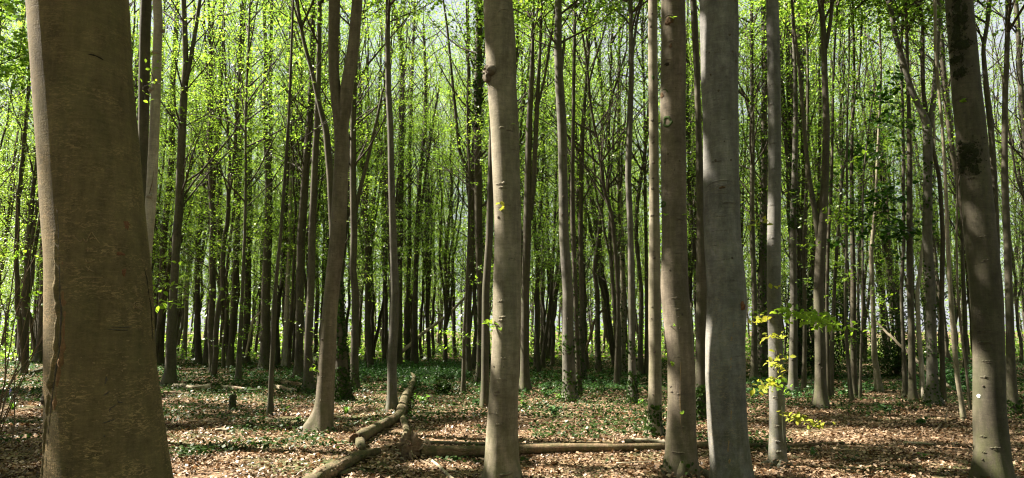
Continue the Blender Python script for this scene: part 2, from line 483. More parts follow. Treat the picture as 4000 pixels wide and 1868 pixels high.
def stem_path(Y, wps, base_z, H, step, r_top=.03, seed=0, flare=.35, close_top=True):
    """waypoints (photo x, y, width) at depth Y -> dense path + radii, continued past the picture to height H"""
    P = np.array([at_y(x, y, Y) for x, y, w in wps])
    R = np.array([radius(w, p) for (x, y, w), p in zip(wps, P)])
    o = np.argsort(P[:, 2]); P = P[o]; R = R[o]
    r = np.random.default_rng(seed)
    if base_z is not None:
        P = np.concatenate([[[P[0, 0], P[0, 1], base_z - .25]], P]); R = np.concatenate([[R[0] * 1.1], R])
    if H is not None and H > P[-1, 2] + .5:
        z = np.arange(P[-1, 2] + 1.5, H, 1.5)
        if len(z):
            dx = (P[-1, 0] - P[-2, 0]) / max(.5, P[-1, 2] - P[-2, 2]); dx = np.clip(dx, -.15, .15)
            k = np.arange(1, len(z) + 1)
            xx = P[-1, 0] + dx * 1.5 * (1 - .8 ** k) / .2 + np.cumsum(r.normal(0, .06, len(z)))
            yy = P[-1, 1] + np.cumsum(r.normal(0, .08, len(z)))
            rr = R[-1] + (r_top - R[-1]) * (z - P[-1, 2]) / (H - P[-1, 2])
            P = np.concatenate([P, np.stack([xx, yy, z], 1)]); R = np.concatenate([R, rr])
    zz = np.arange(P[0, 2], P[-1, 2], step)
    k = max(1, int(.35 / step)) if len(zz) > 20 else 1
    px = smooth(np.interp(zz, P[:, 2], P[:, 0]), k); py = smooth(np.interp(zz, P[:, 2], P[:, 1]), k); rr = smooth(np.interp(zz, P[:, 2], R), k)
    # slow sway towards and away from the eye, as the trunks sway sideways
    py = py + .035 * np.sin(zz * 1.1 + seed) * smoothstep(.3, 2, zz)
    if base_z is not None:
        rr = rr * (1 + flare * np.exp(-np.maximum(zz - base_z, 0) / .18))
    return np.stack([px, py, zz], 1), rr

def grow_branches(B, trunk, zr, n, r, length=(2.5, 5.5), rise=(.5, 1.1), sides=5, r0=.035, filt=False):
    """ascending branches with side twigs; returns points where leaves can hang"""
    z = r.uniform(zr[0], zr[1], n)
    tips = []; wood = []
    for k in range(n):
        p0 = np.array([np.interp(z[k], trunk[:, 2], trunk[:, 0]), np.interp(z[k], trunk[:, 2], trunk[:, 1]), z[k]])
        az = r.uniform(0, 2 * np.pi)
        L = r.uniform(*length)
        el = r.uniform(*rise)
        d = np.array([math.cos(az) * math.cos(el), math.sin(az) * math.cos(el), math.sin(el)])
        pts = [p0]
        for s in range(5):
            d = norm(d + r.normal(0, .13, 3) + np.array([0, 0, .07]))
            pts.append(pts[-1] + d * L / 5)
        pts = np.array(pts)
        ra = r0 * L / 4 * np.linspace(1, .15, 6)
        wood.append((pts, ra, sides, .34))
        tips.append(pts[2:])
        for s in range(r.integers(3, 6)):
            i = r.integers(1, 5); q = pts[i]
            dd = norm((pts[i] - pts[i - 1]) + r.normal(0, .5, 3) * np.array([1, 1, .3]) * L / 5 * 1.3)
            l2 = L * r.uniform(.2, .45)
            sub = [q]
            for u in range(3):
                dd = norm(dd + r.normal(0, .2, 3) * np.array([1, 1, .5]))
                sub.append(sub[-1] + dd * l2 / 3)
            sub = np.array(sub)
            wood.append((sub, ra[i] * .45 * np.linspace(1, .2, 4), 3, .5))
            tips.append(sub[1:])
    ok = [True] * len(wood)
    if filt:                    # wood in the canopy openings is left out too
        kp = sun_keep(np.concatenate([w[0][1:] for w in wood])); c = 0
        for i, w in enumerate(wood):
            ok[i] = kp[c:c + len(w[0]) - 1].mean() > w[3]; c += len(w[0]) - 1
    for o_, (pts, ra, sd, lim) in zip(ok, wood):
        if o_:
            V, f4, f3 = tube(pts, ra, sd, False); B.add(V, f4, f3, 0)
    return np.concatenate(tips)

def sprays(tips, nspray, per, r, rad=.38, jit=.25, size=(.055, .09), flat=.3):
    """flat leaf sprays round the twigs -> leaf centres, normals, sizes"""
    C = tips[r.integers(0, len(tips), nspray)] + r.normal(0, jit, (nspray, 3)) * np.array([1, 1, .5])
    Nn = norm(np.array([0, 0, 1]) + r.normal(0, flat, (nspray, 3)))
    th = r.uniform(0, 2 * np.pi, (nspray, per)); rr = np.sqrt(r.uniform(0, 1, (nspray, per))) * rad * r.uniform(.6, 1.4, (nspray, 1))
    a = norm(np.cross(Nn, norm(r.normal(size=(nspray, 3))))); b = np.cross(Nn, a)
    el = r.uniform(.35, 1, (nspray, 1))
    P = C[:, None] + (rr * np.cos(th))[..., None] * a[:, None] + (rr * np.sin(th) * el)[..., None] * b[:, None]
    P = P + r.normal(0, .028, P.shape)
    n = norm(Nn[:, None] + r.normal(0, .42, P.shape))
    return P.reshape(-1, 3), n.reshape(-1, 3), r.uniform(*size, nspray * per)

def make_tree(key, name, label, Y, wps, bark_m, H=17, sides=14, step=.12, limbs=(), lump=.02, flare=.3, crown=None, seed=None, group=None, bx=None):
    seed = (sum(map(ord, key)) * 7 + len(key)) if seed is None else seed
    p0 = at_y(wps[0][0], wps[0][1], Y)
    bz = float(gz(p0[0], p0[1]))
    base = np.array([p0[0], p0[1], bz])
    root = thing(name, label, 'tree', base.tolist(), group)
    path, rad = stem_path(Y, wps, bz, H, step, seed=seed, flare=flare)
    lobe = .16 * np.exp(-np.maximum(path[:, 2] - bz, 0) / .22)
    V, f4, f3 = tube(path, rad, sides, True, lump, lobe, seed)
    link('trunk', np_mesh('trunk', V - base, [f4, f3], bark_m), root)
    T = Tree(); T.root = root; T.base = base; T.path = path; T.rad = rad; T.Y = Y; T.bark = bark_m; T.limbs = []
    TREES[key] = T
    for lw in limbs:
        lp, lr = stem_path(Y + .01, lw, None, None, step, seed=seed + 5)
        # continue the limb above the picture
        if lw[-1][1] <= 5 or lw[0][1] <= 5:
            dz = np.arange(1, 4) * 1.2
            dirx = np.clip((lp[-1, 0] - lp[max(0, len(lp) - 12), 0]) / max(.1, lp[-1, 2] - lp[max(0, len(lp) - 12), 2]), -.3, .3)
            ext = lp[-1] + np.stack([dirx * dz, dz * 0.03, dz], 1)
            lp = np.concatenate([lp, ext]); lr = np.concatenate([lr, lr[-1] * np.array([.8, .55, .25])])
        V, f4, f3 = tube(lp, lr, max(6, sides - 4), True, lump, None, seed + 1)
        link('limb', np_mesh('limb', V - base, [f4, f3], bark_m), root)
        T.limbs.append((lp, lr))
    if crown:
        add_crown(T, seed=seed, **crown)
    return T

def add_crown(T, z0, z1, n=22, leaves=250, per=22, length=(2.5, 5.), size=(.06, .09), leafm=None, filt=False, seed=0, rad=.38, rise=(.5, 1.1), r0=.03, jit=.3):
    r = np.random.default_rng(seed + 99)
    B = Buf()
    tips = grow_branches(B, T.path, (z0, z1), n, r, length, rise, r0=r0, filt=filt and T.Y < 20)
    P, Nn, sz = sprays(tips, leaves, per, r, rad, jit, size)
    if filt:
        k = sun_keep(P); P, Nn, sz = P[k], Nn[k], sz[k]
        e = extra(T)
        if len(e): P = np.concatenate([P, e]); Nn = np.concatenate([Nn, norm(np.array([0, 0, 1]) + r.normal(0, .45, e.shape))]); sz = np.concatenate([sz, r.uniform(.15, .21, len(e))])
    V, f4 = leaf_quads(P, Nn, sz, r); B.add(V, f4, None, 1)
    B.V = [v - T.base for v in B.V]
    return link('crown', B.mesh('crown', [M['twig'], leafm or M['leaf_beech']], False), T.root)

def depth(y):        # distance of a tree whose foot shows at photo row y
    return on_ground(2000, y)[1]

NEAR_CROWN = None
# key: name, label, foot row, waypoints from the foot up, bark, limbs
D = []
def T_(*a, **k): D.append((a, k))
T_('T1', 'beech_tree', 'massive brown beech trunk in front with carved letters and a long dark crack', 2298,
   [(440, 2298, 700), (428, 2100, 570), (423, 1868, 500), (415, 1700, 474), (405, 1508, 446), (400, 1150, 426), (390, 1000, 412), (367, 800, 409), (349, 600, 408), (317, 300, 404), (296, 0, 412)], 'bark_old', sides=48, step=.08, H=20, flare=.1, lump=.008)
T_('T2', 'beech_tree', 'tan beech trunk with a burl on its edge, standing before the long straight log', 1885,
   [(1962, 1885, 165), (1960, 1868, 142), (1961, 1700, 122), (1971, 1500, 113), (1980, 1300, 111), (1981, 1150, 109), (1984, 934, 105), (1977, 700, 106), (1971, 500, 111), (1958, 300, 115), (1953, 150, 120), (1944, 0, 112)], 'bark_tan', sides=28, step=.08, flare=.05)
T_('T3', 'beech_tree', 'brown beech trunk with round mossy scars and an ivy sprig at its flared foot', 1866,
   [(2664, 1866, 160), (2664, 1845, 142), (2663, 1800, 127), (2662, 1700, 119), (2663, 1600, 111), (2660, 1400, 106), (2651, 1300, 110), (2637, 1150, 111), (2638, 934, 99), (2634, 700, 99), (2629, 400, 100), (2631, 200, 96), (2627, 0, 93)], 'bark_brown', sides=28, step=.08, flare=.05)
T_('T4', 'beech_tree', 'thick smooth grey beech trunk with one big eye-shaped scar and a swaying outline', 1910,
   [(2862, 1910, 178), (2857, 1868, 163), (2842, 1700, 158), (2833, 1500, 158), (2835, 1350, 156), (2844, 1200, 157), (2840, 1110, 155), (2825, 934, 146), (2819, 700, 140), (2815, 500, 140), (2809, 300, 148), (2808, 150, 151), (2805, 0, 153)], 'bark_grey', sides=28, step=.08, flare=.05)
T_('T5', 'slender_tree', 'slender tan trunk with dark knots and ivied foot beside the mossy-scarred beech', 1711,
   [(2557, 1711, 66), (2559, 1600, 54), (2560, 1400, 50), (2559, 1150, 50), (2557, 934, 43), (2554, 700, 37), (2552, 500, 37), (2550, 250, 37), (2552, 0, 36)], 'bark_tan', sides=24, step=.07, flare=.1)
T_('T6', 'beech_tree', 'grey beech trunk with golden leafy sprays hanging along its lower half', 1825,
   [(3041, 1825, 78), (3040, 1780, 71), (3038, 1700, 67), (3035, 1500, 60), (3031, 1300, 58), (3025, 1150, 57), (3023, 934, 54), (3023, 600, 51), (3021, 300, 52), (3019, 0, 50)], 'bark_grey', sides=28, step=.08, flare=.05)
T_('T7', 'forked_tree', 'brown beech forking into two stems high up, its flared foot spreading to one side', 1690,
   [(1243, 1690, 132), (1250, 1664, 104), (1260, 1640, 88), (1268, 1580, 75), (1272, 1500, 70), (1277, 1400, 68), (1286, 1250, 61), (1296, 1150, 60), (1322, 934, 62), (1328, 800, 62), (1336, 600, 57), (1332, 500, 58), (1314, 400, 46), (1302, 300, 42), (1300, 150, 41), (1305, 0, 46)], 'bark_brown', sides=28, step=.08, flare=.05,
   limbs=[[(1338, 520, 40), (1350, 440, 50), (1355, 350, 50), (1371, 250, 47), (1383, 150, 45), (1394, 0, 42)]])
T_('T8', 'beech_tree', 'large dark leaning beech trunk with black moss patches and a pale lichen dot', 1892,
   [(3876, 1892, 195), (3875, 1868, 172), (3877, 1800, 151), (3866, 1600, 135), (3863, 1400, 130), (3848, 1150, 130), (3823, 934, 131), (3805, 700, 123), (3789, 500, 125), (3777, 350, 121), (3765, 150, 116), (3753, 0, 112)], 'bark_shade', sides=28, step=.08, flare=.05)
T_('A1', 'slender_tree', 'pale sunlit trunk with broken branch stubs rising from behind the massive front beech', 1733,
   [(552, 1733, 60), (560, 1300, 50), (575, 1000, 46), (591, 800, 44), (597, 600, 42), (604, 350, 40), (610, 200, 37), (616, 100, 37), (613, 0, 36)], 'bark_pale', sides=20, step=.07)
T_('A2', 'slender_tree', 'dark curved trunk pressed between the massive front beech and the pale sunlit trunk', 1659,
   [(560, 1659, 60), (556, 1000, 46), (552, 700, 42), (557, 500, 43), (564, 300, 45), (575, 0, 45)], 'bark_shade', sides=20, step=.1)
T_('L1', 'slender_tree', 'trunk with a spreading foot right beside the outer edge of the massive front beech', 1418,
   [(155, 1418, 56), (160, 1370, 44), (165, 1300, 40), (168, 1150, 35), (170, 934, 30), (165, 600, 26), (160, 0, 20)], 'bark_far')
T_('L2', 'slender_tree', 'straight dark trunk standing behind the tangled stems of the bare shrub', 1400,
   [(85, 1400, 46), (88, 1250, 36), (93, 1000, 30), (98, 700, 26), (85, 300, 22), (90, 0, 18)], 'bark_far')
T_('A3', 'forked_tree', 'dark smooth trunk next to the pale split log, forking high up', 1508,
   [(660, 1508, 60), (665, 1460, 48), (671, 1300, 40), (677, 1150, 34), (687, 934, 33), (700, 815, 35), (710, 600, 33), (716, 400, 30), (723, 250, 24), (718, 0, 20)], 'bark_shade', sides=18,
   limbs=[[(727, 330, 18), (745, 230, 17), (765, 100, 16), (780, 0, 14)]])
T_('A4', 'slender_tree', 'leaning trunk with one bright sunlit edge close behind the massive front beech', 1428,
   [(622, 1428, 36), (632, 1150, 30), (640, 934, 28), (660, 750, 26), (670, 600, 25), (675, 300, 25), (695, 0, 18)], 'bark_far')
T_('A5', 'slender_tree', 'straight brown trunk left of a trunk with a sunlit flared foot', 1422,
   [(776, 1422, 30), (772, 1300, 24), (770, 1150, 21), (775, 934, 20), (812, 700, 20), (825, 400, 16), (835, 0, 12)], 'bark_far')
T_('A6', 'slender_tree', 'leaning trunk with a sunlit flared foot beyond the pale split log', 1425,
   [(809, 1425, 38), (815, 1300, 29), (827, 1150, 25), (840, 1000, 20), (858, 750, 18), (857, 600, 17), (855, 400, 14), (862, 0, 10)], 'bark_far')
T_('A7', 'slender_tree', 'thin tan sunlit trunk beyond the dark forking trunk', 1400,
   [(719, 1400, 22), (723, 1300, 18), (731, 1150, 16), (740, 934, 15), (745, 600, 13), (760, 0, 10)], 'bark_tan')
T_('A8', 'slender_tree', 'brown trunk with low leafy sprays standing behind a dark young stem', 1437,
   [(899, 1437, 34), (903, 1350, 24), (915, 1150, 21), (925, 934, 20), (940, 600, 18), (945, 300, 16), (955, 0, 14)], 'bark_far')
T_('A9', 'young_tree', 'dark young stem with fresh leaves low on it, standing behind the short mossy stump', 1493,
   [(931, 1493, 30), (932, 1450, 24), (933, 1400, 21), (942, 1250, 16), (948, 1150, 13), (955, 934, 12), (958, 700, 11), (962, 400, 9), (975, 0, 7)], 'bark_shade')
T_('A10', 'slender_tree', 'dark double-looking trunk just left of the thick dark trunk that forks', 1422,
   [(961, 1422, 34), (963, 1300, 28), (968, 1150, 28), (970, 934, 24), (975, 600, 20), (980, 0, 14)], 'bark_far')
T_('A11', 'forked_tree', 'thick dark straight trunk splitting into two parallel stems beside the thin leaning sapling', 1446,
   [(1033, 1446, 52), (1034, 1400, 42), (1039, 1150, 37), (1047, 934, 33), (1049, 700, 28), (1040, 560, 20), (1037, 500, 18), (1038, 200, 16), (1030, 0, 12)], 'bark_shade', sides=16,
   limbs=[[(1053, 640, 18), (1058, 500, 17), (1055, 250, 15), (1062, 0, 12)]])
T_('A12', 'young_tree', 'thin dark leaning sapling rooted alone in the open leafy ground', 1619,
   [(1055, 1619, 26), (1056, 1580, 22), (1058, 1500, 20), (1068, 1300, 19), (1076, 1150, 16), (1098, 934, 13), (1112, 700, 13), (1124, 500, 12), (1133, 300, 11), (1147, 0, 8)], 'bark_shade', H=11)
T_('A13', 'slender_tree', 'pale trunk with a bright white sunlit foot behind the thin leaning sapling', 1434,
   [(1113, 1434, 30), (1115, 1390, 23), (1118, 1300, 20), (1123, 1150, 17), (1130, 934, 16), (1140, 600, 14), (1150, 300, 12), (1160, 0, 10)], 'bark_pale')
T_('A14', 'slender_tree', 'smooth greenish trunk, the outer of a close pair left of the fork-topped beech', 1478,
   [(1164, 1478, 46), (1167, 1430, 36), (1170, 1300, 31), (1172, 1150, 30), (1175, 934, 34), (1193, 700, 30), (1209, 500, 28), (1217, 300, 22), (1225, 0, 15)], 'bark_far', sides=16)
T_('A15', 'slender_tree', 'speckled trunk with small leaves at its foot, immediately left of the fork-topped beech', 1529,
   [(1205, 1529, 50), (1204, 1480, 38), (1204, 1400, 34), (1214, 1150, 30), (1217, 934, 30), (1228, 700, 27), (1239, 500, 25), (1244, 300, 20), (1247, 0, 18)], 'bark_shade', sides=16)
T_('A17', 'ivy_clad_tree', 'broad ivy-clad trunk behind the foot of the fork-topped beech, bending higher up', 1568,
   [(1335, 1568, 72), (1336, 1500, 60), (1332, 1400, 52), (1320, 1150, 42), (1302, 934, 33), (1292, 700, 30), (1275, 520, 26), (1250, 430, 20), (1215, 280, 16), (1185, 170, 15), (1155, 0, 12)], 'bark_shade', sides=18)
T_('A18', 'slender_tree', 'dark trunk with a kink and a rising side branch, right of the fork-topped beech', 1514,
   [(1382, 1514, 42), (1384, 1450, 34), (1386, 1300, 30), (1387, 1150, 30), (1378, 1060, 27), (1384, 934, 28), (1379, 700, 26), (1378, 500, 23), (1384, 300, 22), (1400, 0, 18)], 'bark_shade', sides=16,
   limbs=[[(1388, 830, 20), (1402, 770, 17), (1440, 620, 14), (1475, 460, 12), (1500, 330, 8)]])
T_('A19', 'slender_tree', 'grey mottled trunk standing behind the upper end of the bark-covered fallen log', 1607,
   [(1531, 1607, 46), (1531, 1550, 39), (1531, 1400, 36), (1540, 1250, 36), (1543, 1150, 34), (1536, 934, 28), (1530, 700, 25), (1525, 500, 24), (1515, 350, 22), (1513, 150, 20), (1515, 0, 18)], 'bark_mid', sides=20, step=.08)
T_('A20', 'slender_tree', 'spotted trunk that rises directly behind the grey mottled trunk and bends at the top', 1445,
   [(1556, 1445, 34), (1558, 1150, 28), (1560, 934, 27), (1565, 700, 25), (1570, 400, 22), (1570, 200, 20), (1545, 60, 14), (1530, 0, 12)], 'bark_far')
T_('A21', 'forked_tree', 'dark forking trunk in the bed of green herbs with a leaning dead pole beside it', 1433,
   [(1619, 1433, 34), (1620, 1300, 24), (1623, 1150, 20), (1628, 934, 20), (1640, 700, 16), (1660, 500, 14), (1662, 300, 12), (1655, 100, 10)], 'bark_far',
   limbs=[[(1632, 860, 12), (1650, 780, 11), (1690, 500, 9), (1730, 250, 6)]])
T_('A22', 'ivy_clad_tree', 'thin ivy-speckled trunk just left of the dark forking trunk in the herb bed', 1425,
   [(1593, 1425, 22), (1593, 1300, 17), (1595, 1150, 16), (1600, 934, 15), (1600, 600, 14), (1610, 300, 12), (1620, 0, 10)], 'bark_far')
T_('A24', 'young_tree', 'thin dark young stem with sparse leaves, right of the ivy-covered mound', 1538,
   [(1809, 1538, 20), (1811, 1450, 15), (1813, 1300, 13), (1822, 1150, 10), (1830, 934, 9), (1835, 700, 8), (1825, 500, 7), (1830, 200, 6)], 'bark_shade', H=9)
T_('A25', 'ivy_clad_tree', 'spotted trunk with pale foot and dark ivy-thick top beside the burled tan beech', 1502,
   [(1870, 1502, 36), (1872, 1440, 24), (1873, 1300, 18), (1874, 1150, 22), (1870, 934, 30), (1868, 700, 30), (1865, 500, 28), (1868, 300, 28), (1872, 100, 27), (1872, 0, 26)], 'bark_far', sides=16,
   limbs=[[(1862, 760, 14), (1830, 680, 13), (1795, 600, 13), (1780, 450, 12), (1765, 300, 10), (1745, 100, 9), (1730, 0, 7)]])
T_('A27', 'slender_tree', 'dark straight trunk half hidden by the left side of the burled tan beech', 1596,
   [(1894, 1596, 36), (1895, 1500, 31), (1895, 1400, 29), (1897, 1150, 29), (1912, 934, 28), (1917, 700, 24), (1922, 500, 22), (1926, 200, 20)], 'bark_shade', sides=16)
T_('A28', 'forked_tree', 'dark trunk dividing into two stems right beside the burled tan beech', 1526,
   [(2051, 1526, 46), (2050, 1460, 37), (2050, 1400, 34), (2052, 1150, 31), (2059, 934, 32), (2062, 700, 26), (2067, 500, 24), (2075, 350, 20), (2080, 200, 14), (2085, 0, 10)], 'bark_shade', sides=16,
   limbs=[[(2072, 860, 20), (2085, 700, 20), (2095, 500, 18), (2100, 380, 16), (2110, 200, 12), (2118, 0, 10)], [(2100, 430, 9), (2130, 300, 10), (2160, 100, 8), (2172, 0, 7)]])
T_('A29', 'slender_tree', 'thin straight trunk next to a strongly leaning thin trunk in the dark ivy ground', 1440,
   [(2094, 1440, 22), (2096, 1300, 18), (2098, 1150, 17), (2104, 934, 14), (2118, 700, 12), (2125, 500, 10), (2130, 200, 9)], 'bark_far')
T_('A30', 'slender_tree', 'strongly leaning thin trunk in the dark ivy ground', 1437,
   [(2118, 1437, 22), (2130, 1330, 16), (2148, 1210, 14), (2156, 1100, 12), (2162, 1000, 11), (2168, 850, 10), (2175, 600, 8)], 'bark_far', H=12)
T_('A31', 'slender_tree', 'grey wide-footed trunk with a broken pale branch stub high on its side', 1568,
   [(2228, 1568, 66), (2225, 1530, 54), (2220, 1400, 49), (2219, 1270, 44), (2218, 1150, 42), (2203, 934, 38), (2200, 700, 35), (2196, 500, 37), (2186, 350, 35), (2179, 200, 30), (2182, 0, 26)], 'bark_mid', sides=20, step=.08,
   limbs=[[(2188, 330, 10), (2194, 270, 13), (2202, 190, 11), (2206, 135, 8)]])
T_('A32', 'ivy_clad_tree', 'narrow ivy-laced trunk tight behind the grey trunk with the broken stub', 1545,
   [(2262, 1545, 26), (2256, 1400, 20), (2247, 1150, 18), (2238, 900, 20), (2236, 700, 18), (2239, 500, 14), (2241, 300, 13), (2248, 0, 12)], 'bark_far')
T_('A33', 'slender_tree', 'dark trunk with a pale patch at its foot, near the broken-stub grey trunk', 1490,
   [(2277, 1490, 32), (2274, 1420, 22), (2272, 1150, 19), (2268, 900, 18), (2270, 700, 18), (2275, 520, 17), (2285, 400, 13), (2300, 200, 11), (2308, 0, 9)], 'bark_far')
T_('A34', 'slender_tree', 'crooked twisting trunk with ivy among the dark trunks of the middle distance', 1460,
   [(2337, 1460, 26), (2335, 1300, 19), (2334, 1150, 19), (2322, 1060, 17), (2340, 934, 19), (2355, 750, 16), (2350, 600, 14), (2355, 400, 12), (2330, 200, 10)], 'bark_far')
T_('A35', 'slender_tree', 'thin pale-brown trunk bending aside, left of a tan trunk darkened by ivy', 1510,
   [(2408, 1510, 24), (2410, 1400, 18), (2416, 1250, 15), (2415, 1150, 15), (2405, 1000, 16), (2390, 850, 16), (2360, 750, 14), (2340, 600, 12), (2310, 430, 10)], 'bark_far', H=12)
T_('A36', 'ivy_clad_tree', 'tan trunk darkened by ivy, left of the smooth grey slim trunk', 1460,
   [(2429, 1460, 32), (2432, 1300, 24), (2435, 1150, 22), (2428, 934, 19), (2417, 700, 16), (2417, 400, 14), (2420, 0, 10)], 'bark_tan')
T_('A37', 'slender_tree', 'smooth grey slim trunk with ivy climbing its foot and a fork near the top', 1577,
   [(2472, 1577, 40), (2471, 1520, 32), (2469, 1400, 29), (2468, 1150, 27), (2463, 934, 23), (2453, 700, 24), (2460, 500, 24), (2468, 300, 20), (2466, 150, 17), (2464, 0, 14)], 'bark_mid', sides=18, step=.08,
   limbs=[[(2469, 260, 12), (2474, 200, 11), (2490, 80, 10), (2510, 0, 9)]])
T_('A38', 'slender_tree', 'dark trunk leaning over behind the smooth grey slim trunk', 1466,
   [(2500, 1466, 26), (2503, 1300, 18), (2506, 1150, 16), (2485, 934, 16), (2490, 800, 16), (2525, 560, 12), (2540, 300, 9)], 'bark_far', H=13)
T_('A39', 'slender_tree', 'thin trunk peeping out left of the slender knotty tan trunk', 1466,
   [(2528, 1466, 22), (2527, 1300, 16), (2526, 1150, 15), (2524, 934, 13), (2520, 700, 12), (2515, 300, 9)], 'bark_far')
T_('A40', 'ivy_clad_tree', 'dark ivy-footed trunk between the mossy-scarred beech and the thick grey beech', 1640,
   [(2742, 1640, 64), (2742, 1560, 52), (2740, 1400, 46), (2740, 1150, 44), (2737, 934, 34), (2734, 700, 27), (2731, 500, 24), (2724, 300, 24), (2712, 100, 27), (2706, 0, 25)], 'bark_shade', sides=18)
T_('A41', 'slender_tree', 'dark trunk close behind the thick grey beech, the nearer of two side by side', 1484,
   [(2946, 1484, 30), (2946, 1300, 22), (2946, 1150, 21), (2941, 934, 20), (2938, 700, 19), (2940, 400, 16), (2935, 0, 13)], 'bark_shade')
T_('A41b', 'ivy_clad_tree', 'broad ivy-covered trunk directly left of the beech with the golden sprays', 1480,
   [(2976, 1480, 46), (2977, 1300, 36), (2977, 1150, 34), (2980, 934, 28), (2986, 700, 26), (2987, 300, 25), (2984, 0, 24)], 'bark_shade')
T_('A42', 'slender_tree', 'sunlit grey trunk right of the golden sprays with a dark bark top', 1538,
   [(3098, 1538, 46), (3098, 1480, 36), (3098, 1400, 33), (3100, 1150, 28), (3101, 934, 28), (3104, 700, 24), (3106, 500, 21), (3107, 300, 16), (3098, 0, 14)], 'bark_mid', sides=16)
T_('A43', 'slender_tree', 'thin dark trunk between two grey trunks right of the golden sprays', 1530,
   [(3141, 1530, 22), (3142, 1400, 17), (3144, 1150, 16), (3143, 934, 15), (3150, 700, 12), (3158, 300, 10)], 'bark_shade')
T_('A44', 'forked_tree', 'stout trunk with a peeled pale strip at its foot and a leaning lower limb', 1598,
   [(3206, 1598, 62), (3205, 1540, 50), (3204, 1400, 45), (3200, 1150, 41), (3211, 934, 42), (3222, 700, 30), (3226, 500, 28), (3221, 300, 25), (3221, 150, 24), (3214, 50, 21), (3211, 0, 20)], 'bark_shade', sides=18, step=.08,
   limbs=[[(3200, 960, 22), (3190, 850, 24), (3165, 720, 20), (3145, 560, 16), (3130, 400, 14), (3115, 230, 12), (3100, 100, 11), (3095, 0, 10)], [(3226, 190, 14), (3234, 140, 16), (3245, 80, 16), (3252, 0, 15)]])
T_('A45', 'slender_tree', 'narrow trunk close behind the stout trunk with the peeled strip', 1560,
   [(3235, 1560, 22), (3233, 1400, 17), (3233, 1150, 15), (3236, 934, 14), (3250, 600, 11), (3262, 200, 9)], 'bark_far')
T_('A46', 'slender_tree', 'slanting dark trunk right of the stout trunk with the peeled strip', 1552,
   [(3243, 1552, 28), (3250, 1400, 19), (3258, 1250, 16), (3260, 1150, 15), (3270, 934, 12), (3290, 700, 9), (3330, 480, 7)], 'bark_shade', H=10)
T_('A47', 'young_tree', 'thin leaning dark sapling at the edge of the shaded clearing', 1571,
   [(3325, 1571, 22), (3320, 1500, 17), (3313, 1400, 15), (3304, 1250, 12), (3301, 1150, 11), (3305, 934, 10), (3310, 600, 8), (3318, 300, 6)], 'bark_shade', H=10)
T_('A48', 'slender_tree', 'half-lit trunk behind the thin leaning sapling of the shaded clearing', 1550,
   [(3337, 1550, 30), (3336, 1450, 24), (3333, 1300, 23), (3332, 1150, 23), (3328, 900, 18), (3330, 600, 14), (3335, 300, 11), (3330, 0, 9)], 'bark_far')
T_('A49', 'slender_tree', 'trunk with a scarred flaking upper stem where the leaning pale pole starts', 1532,
   [(3434, 1532, 36), (3428, 1480, 27), (3416, 1400, 24), (3410, 1250, 19), (3406, 1150, 19), (3402, 1000, 18), (3425, 800, 13), (3430, 600, 11), (3440, 300, 9)], 'bark_tan', sides=14)
T_('A51', 'slender_tree', 'thin dark trunk, first of three close together behind the shaded clearing', 1552,
   [(3538, 1552, 30), (3535, 1500, 23), (3530, 1400, 18), (3522, 1250, 15), (3521, 1150, 15), (3535, 934, 14), (3530, 700, 13), (3525, 500, 12), (3520, 250, 10)], 'bark_shade')
T_('A52', 'slender_tree', 'straight grey-brown trunk in the middle of three close together behind the shaded clearing', 1570,
   [(3567, 1570, 38), (3565, 1520, 32), (3561, 1400, 29), (3557, 1150, 26), (3557, 934, 25), (3554, 700, 21), (3549, 500, 18), (3546, 300, 15), (3545, 0, 12)], 'bark_shade', sides=16)
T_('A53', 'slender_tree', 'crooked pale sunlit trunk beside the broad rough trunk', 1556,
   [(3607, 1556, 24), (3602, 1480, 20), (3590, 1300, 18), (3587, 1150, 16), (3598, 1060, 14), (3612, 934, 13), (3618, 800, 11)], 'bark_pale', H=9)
T_('A54', 'forked_tree', 'broad rough ivy-speckled trunk dividing into a wide V above the shaded clearing', 1588,
   [(3645, 1588, 78), (3643, 1540, 52), (3641, 1400, 44), (3640, 1150, 43), (3622, 934, 40), (3621, 700, 38), (3622, 500, 38), (3605, 450, 30), (3590, 420, 27), (3560, 350, 25), (3525, 220, 22), (3500, 140, 21), (3475, 0, 20)], 'bark_mid', sides=18, step=.08,
   limbs=[[(3630, 500, 24), (3640, 430, 24), (3650, 330, 22), (3660, 230, 20), (3670, 100, 19), (3672, 0, 18)]])
T_('A55', 'slender_tree', 'S-curved trunk passing in front of the wide V of the broad rough trunk', 1572,
   [(3684, 1572, 30), (3683, 1450, 22), (3682, 1150, 20), (3681, 934, 19), (3667, 700, 17), (3645, 590, 17), (3630, 500, 17), (3612, 380, 17), (3609, 300, 16), (3605, 100, 15), (3586, 0, 13)], 'bark_far')
T_('A56', 'slender_tree', 'bowed trunk with a sunlit edge just left of the large moss-patched beech', 1657,
   [(3766, 1657, 24), (3757, 1590, 21), (3743, 1500, 22), (3735, 1400, 22), (3728, 1300, 22), (3713, 1150, 19), (3697, 934, 17), (3690, 700, 14), (3682, 500, 12)], 'bark_tan', sides=14, H=9)
T_('A57', 'slender_tree', 'curved trunk rising from behind the large moss-patched beech and hugging its upper edge', 1500,
   [(3835, 1500, 40), (3800, 1150, 34), (3775, 900, 28), (3742, 700, 24), (3722, 600, 23), (3707, 500, 23), (3694, 400, 23), (3685, 300, 23), (3678, 150, 22), (3670, 0, 22)], 'bark_far')
T_('A58', 'young_tree', 'thin reddish stem slanting beside the foot of the large moss-patched beech', 1605,
   [(3790, 1605, 13), (3775, 1450, 11), (3752, 1300, 10), (3737, 1150, 10), (3735, 950, 9), (3745, 700, 8)], 'bark_brown', H=7)
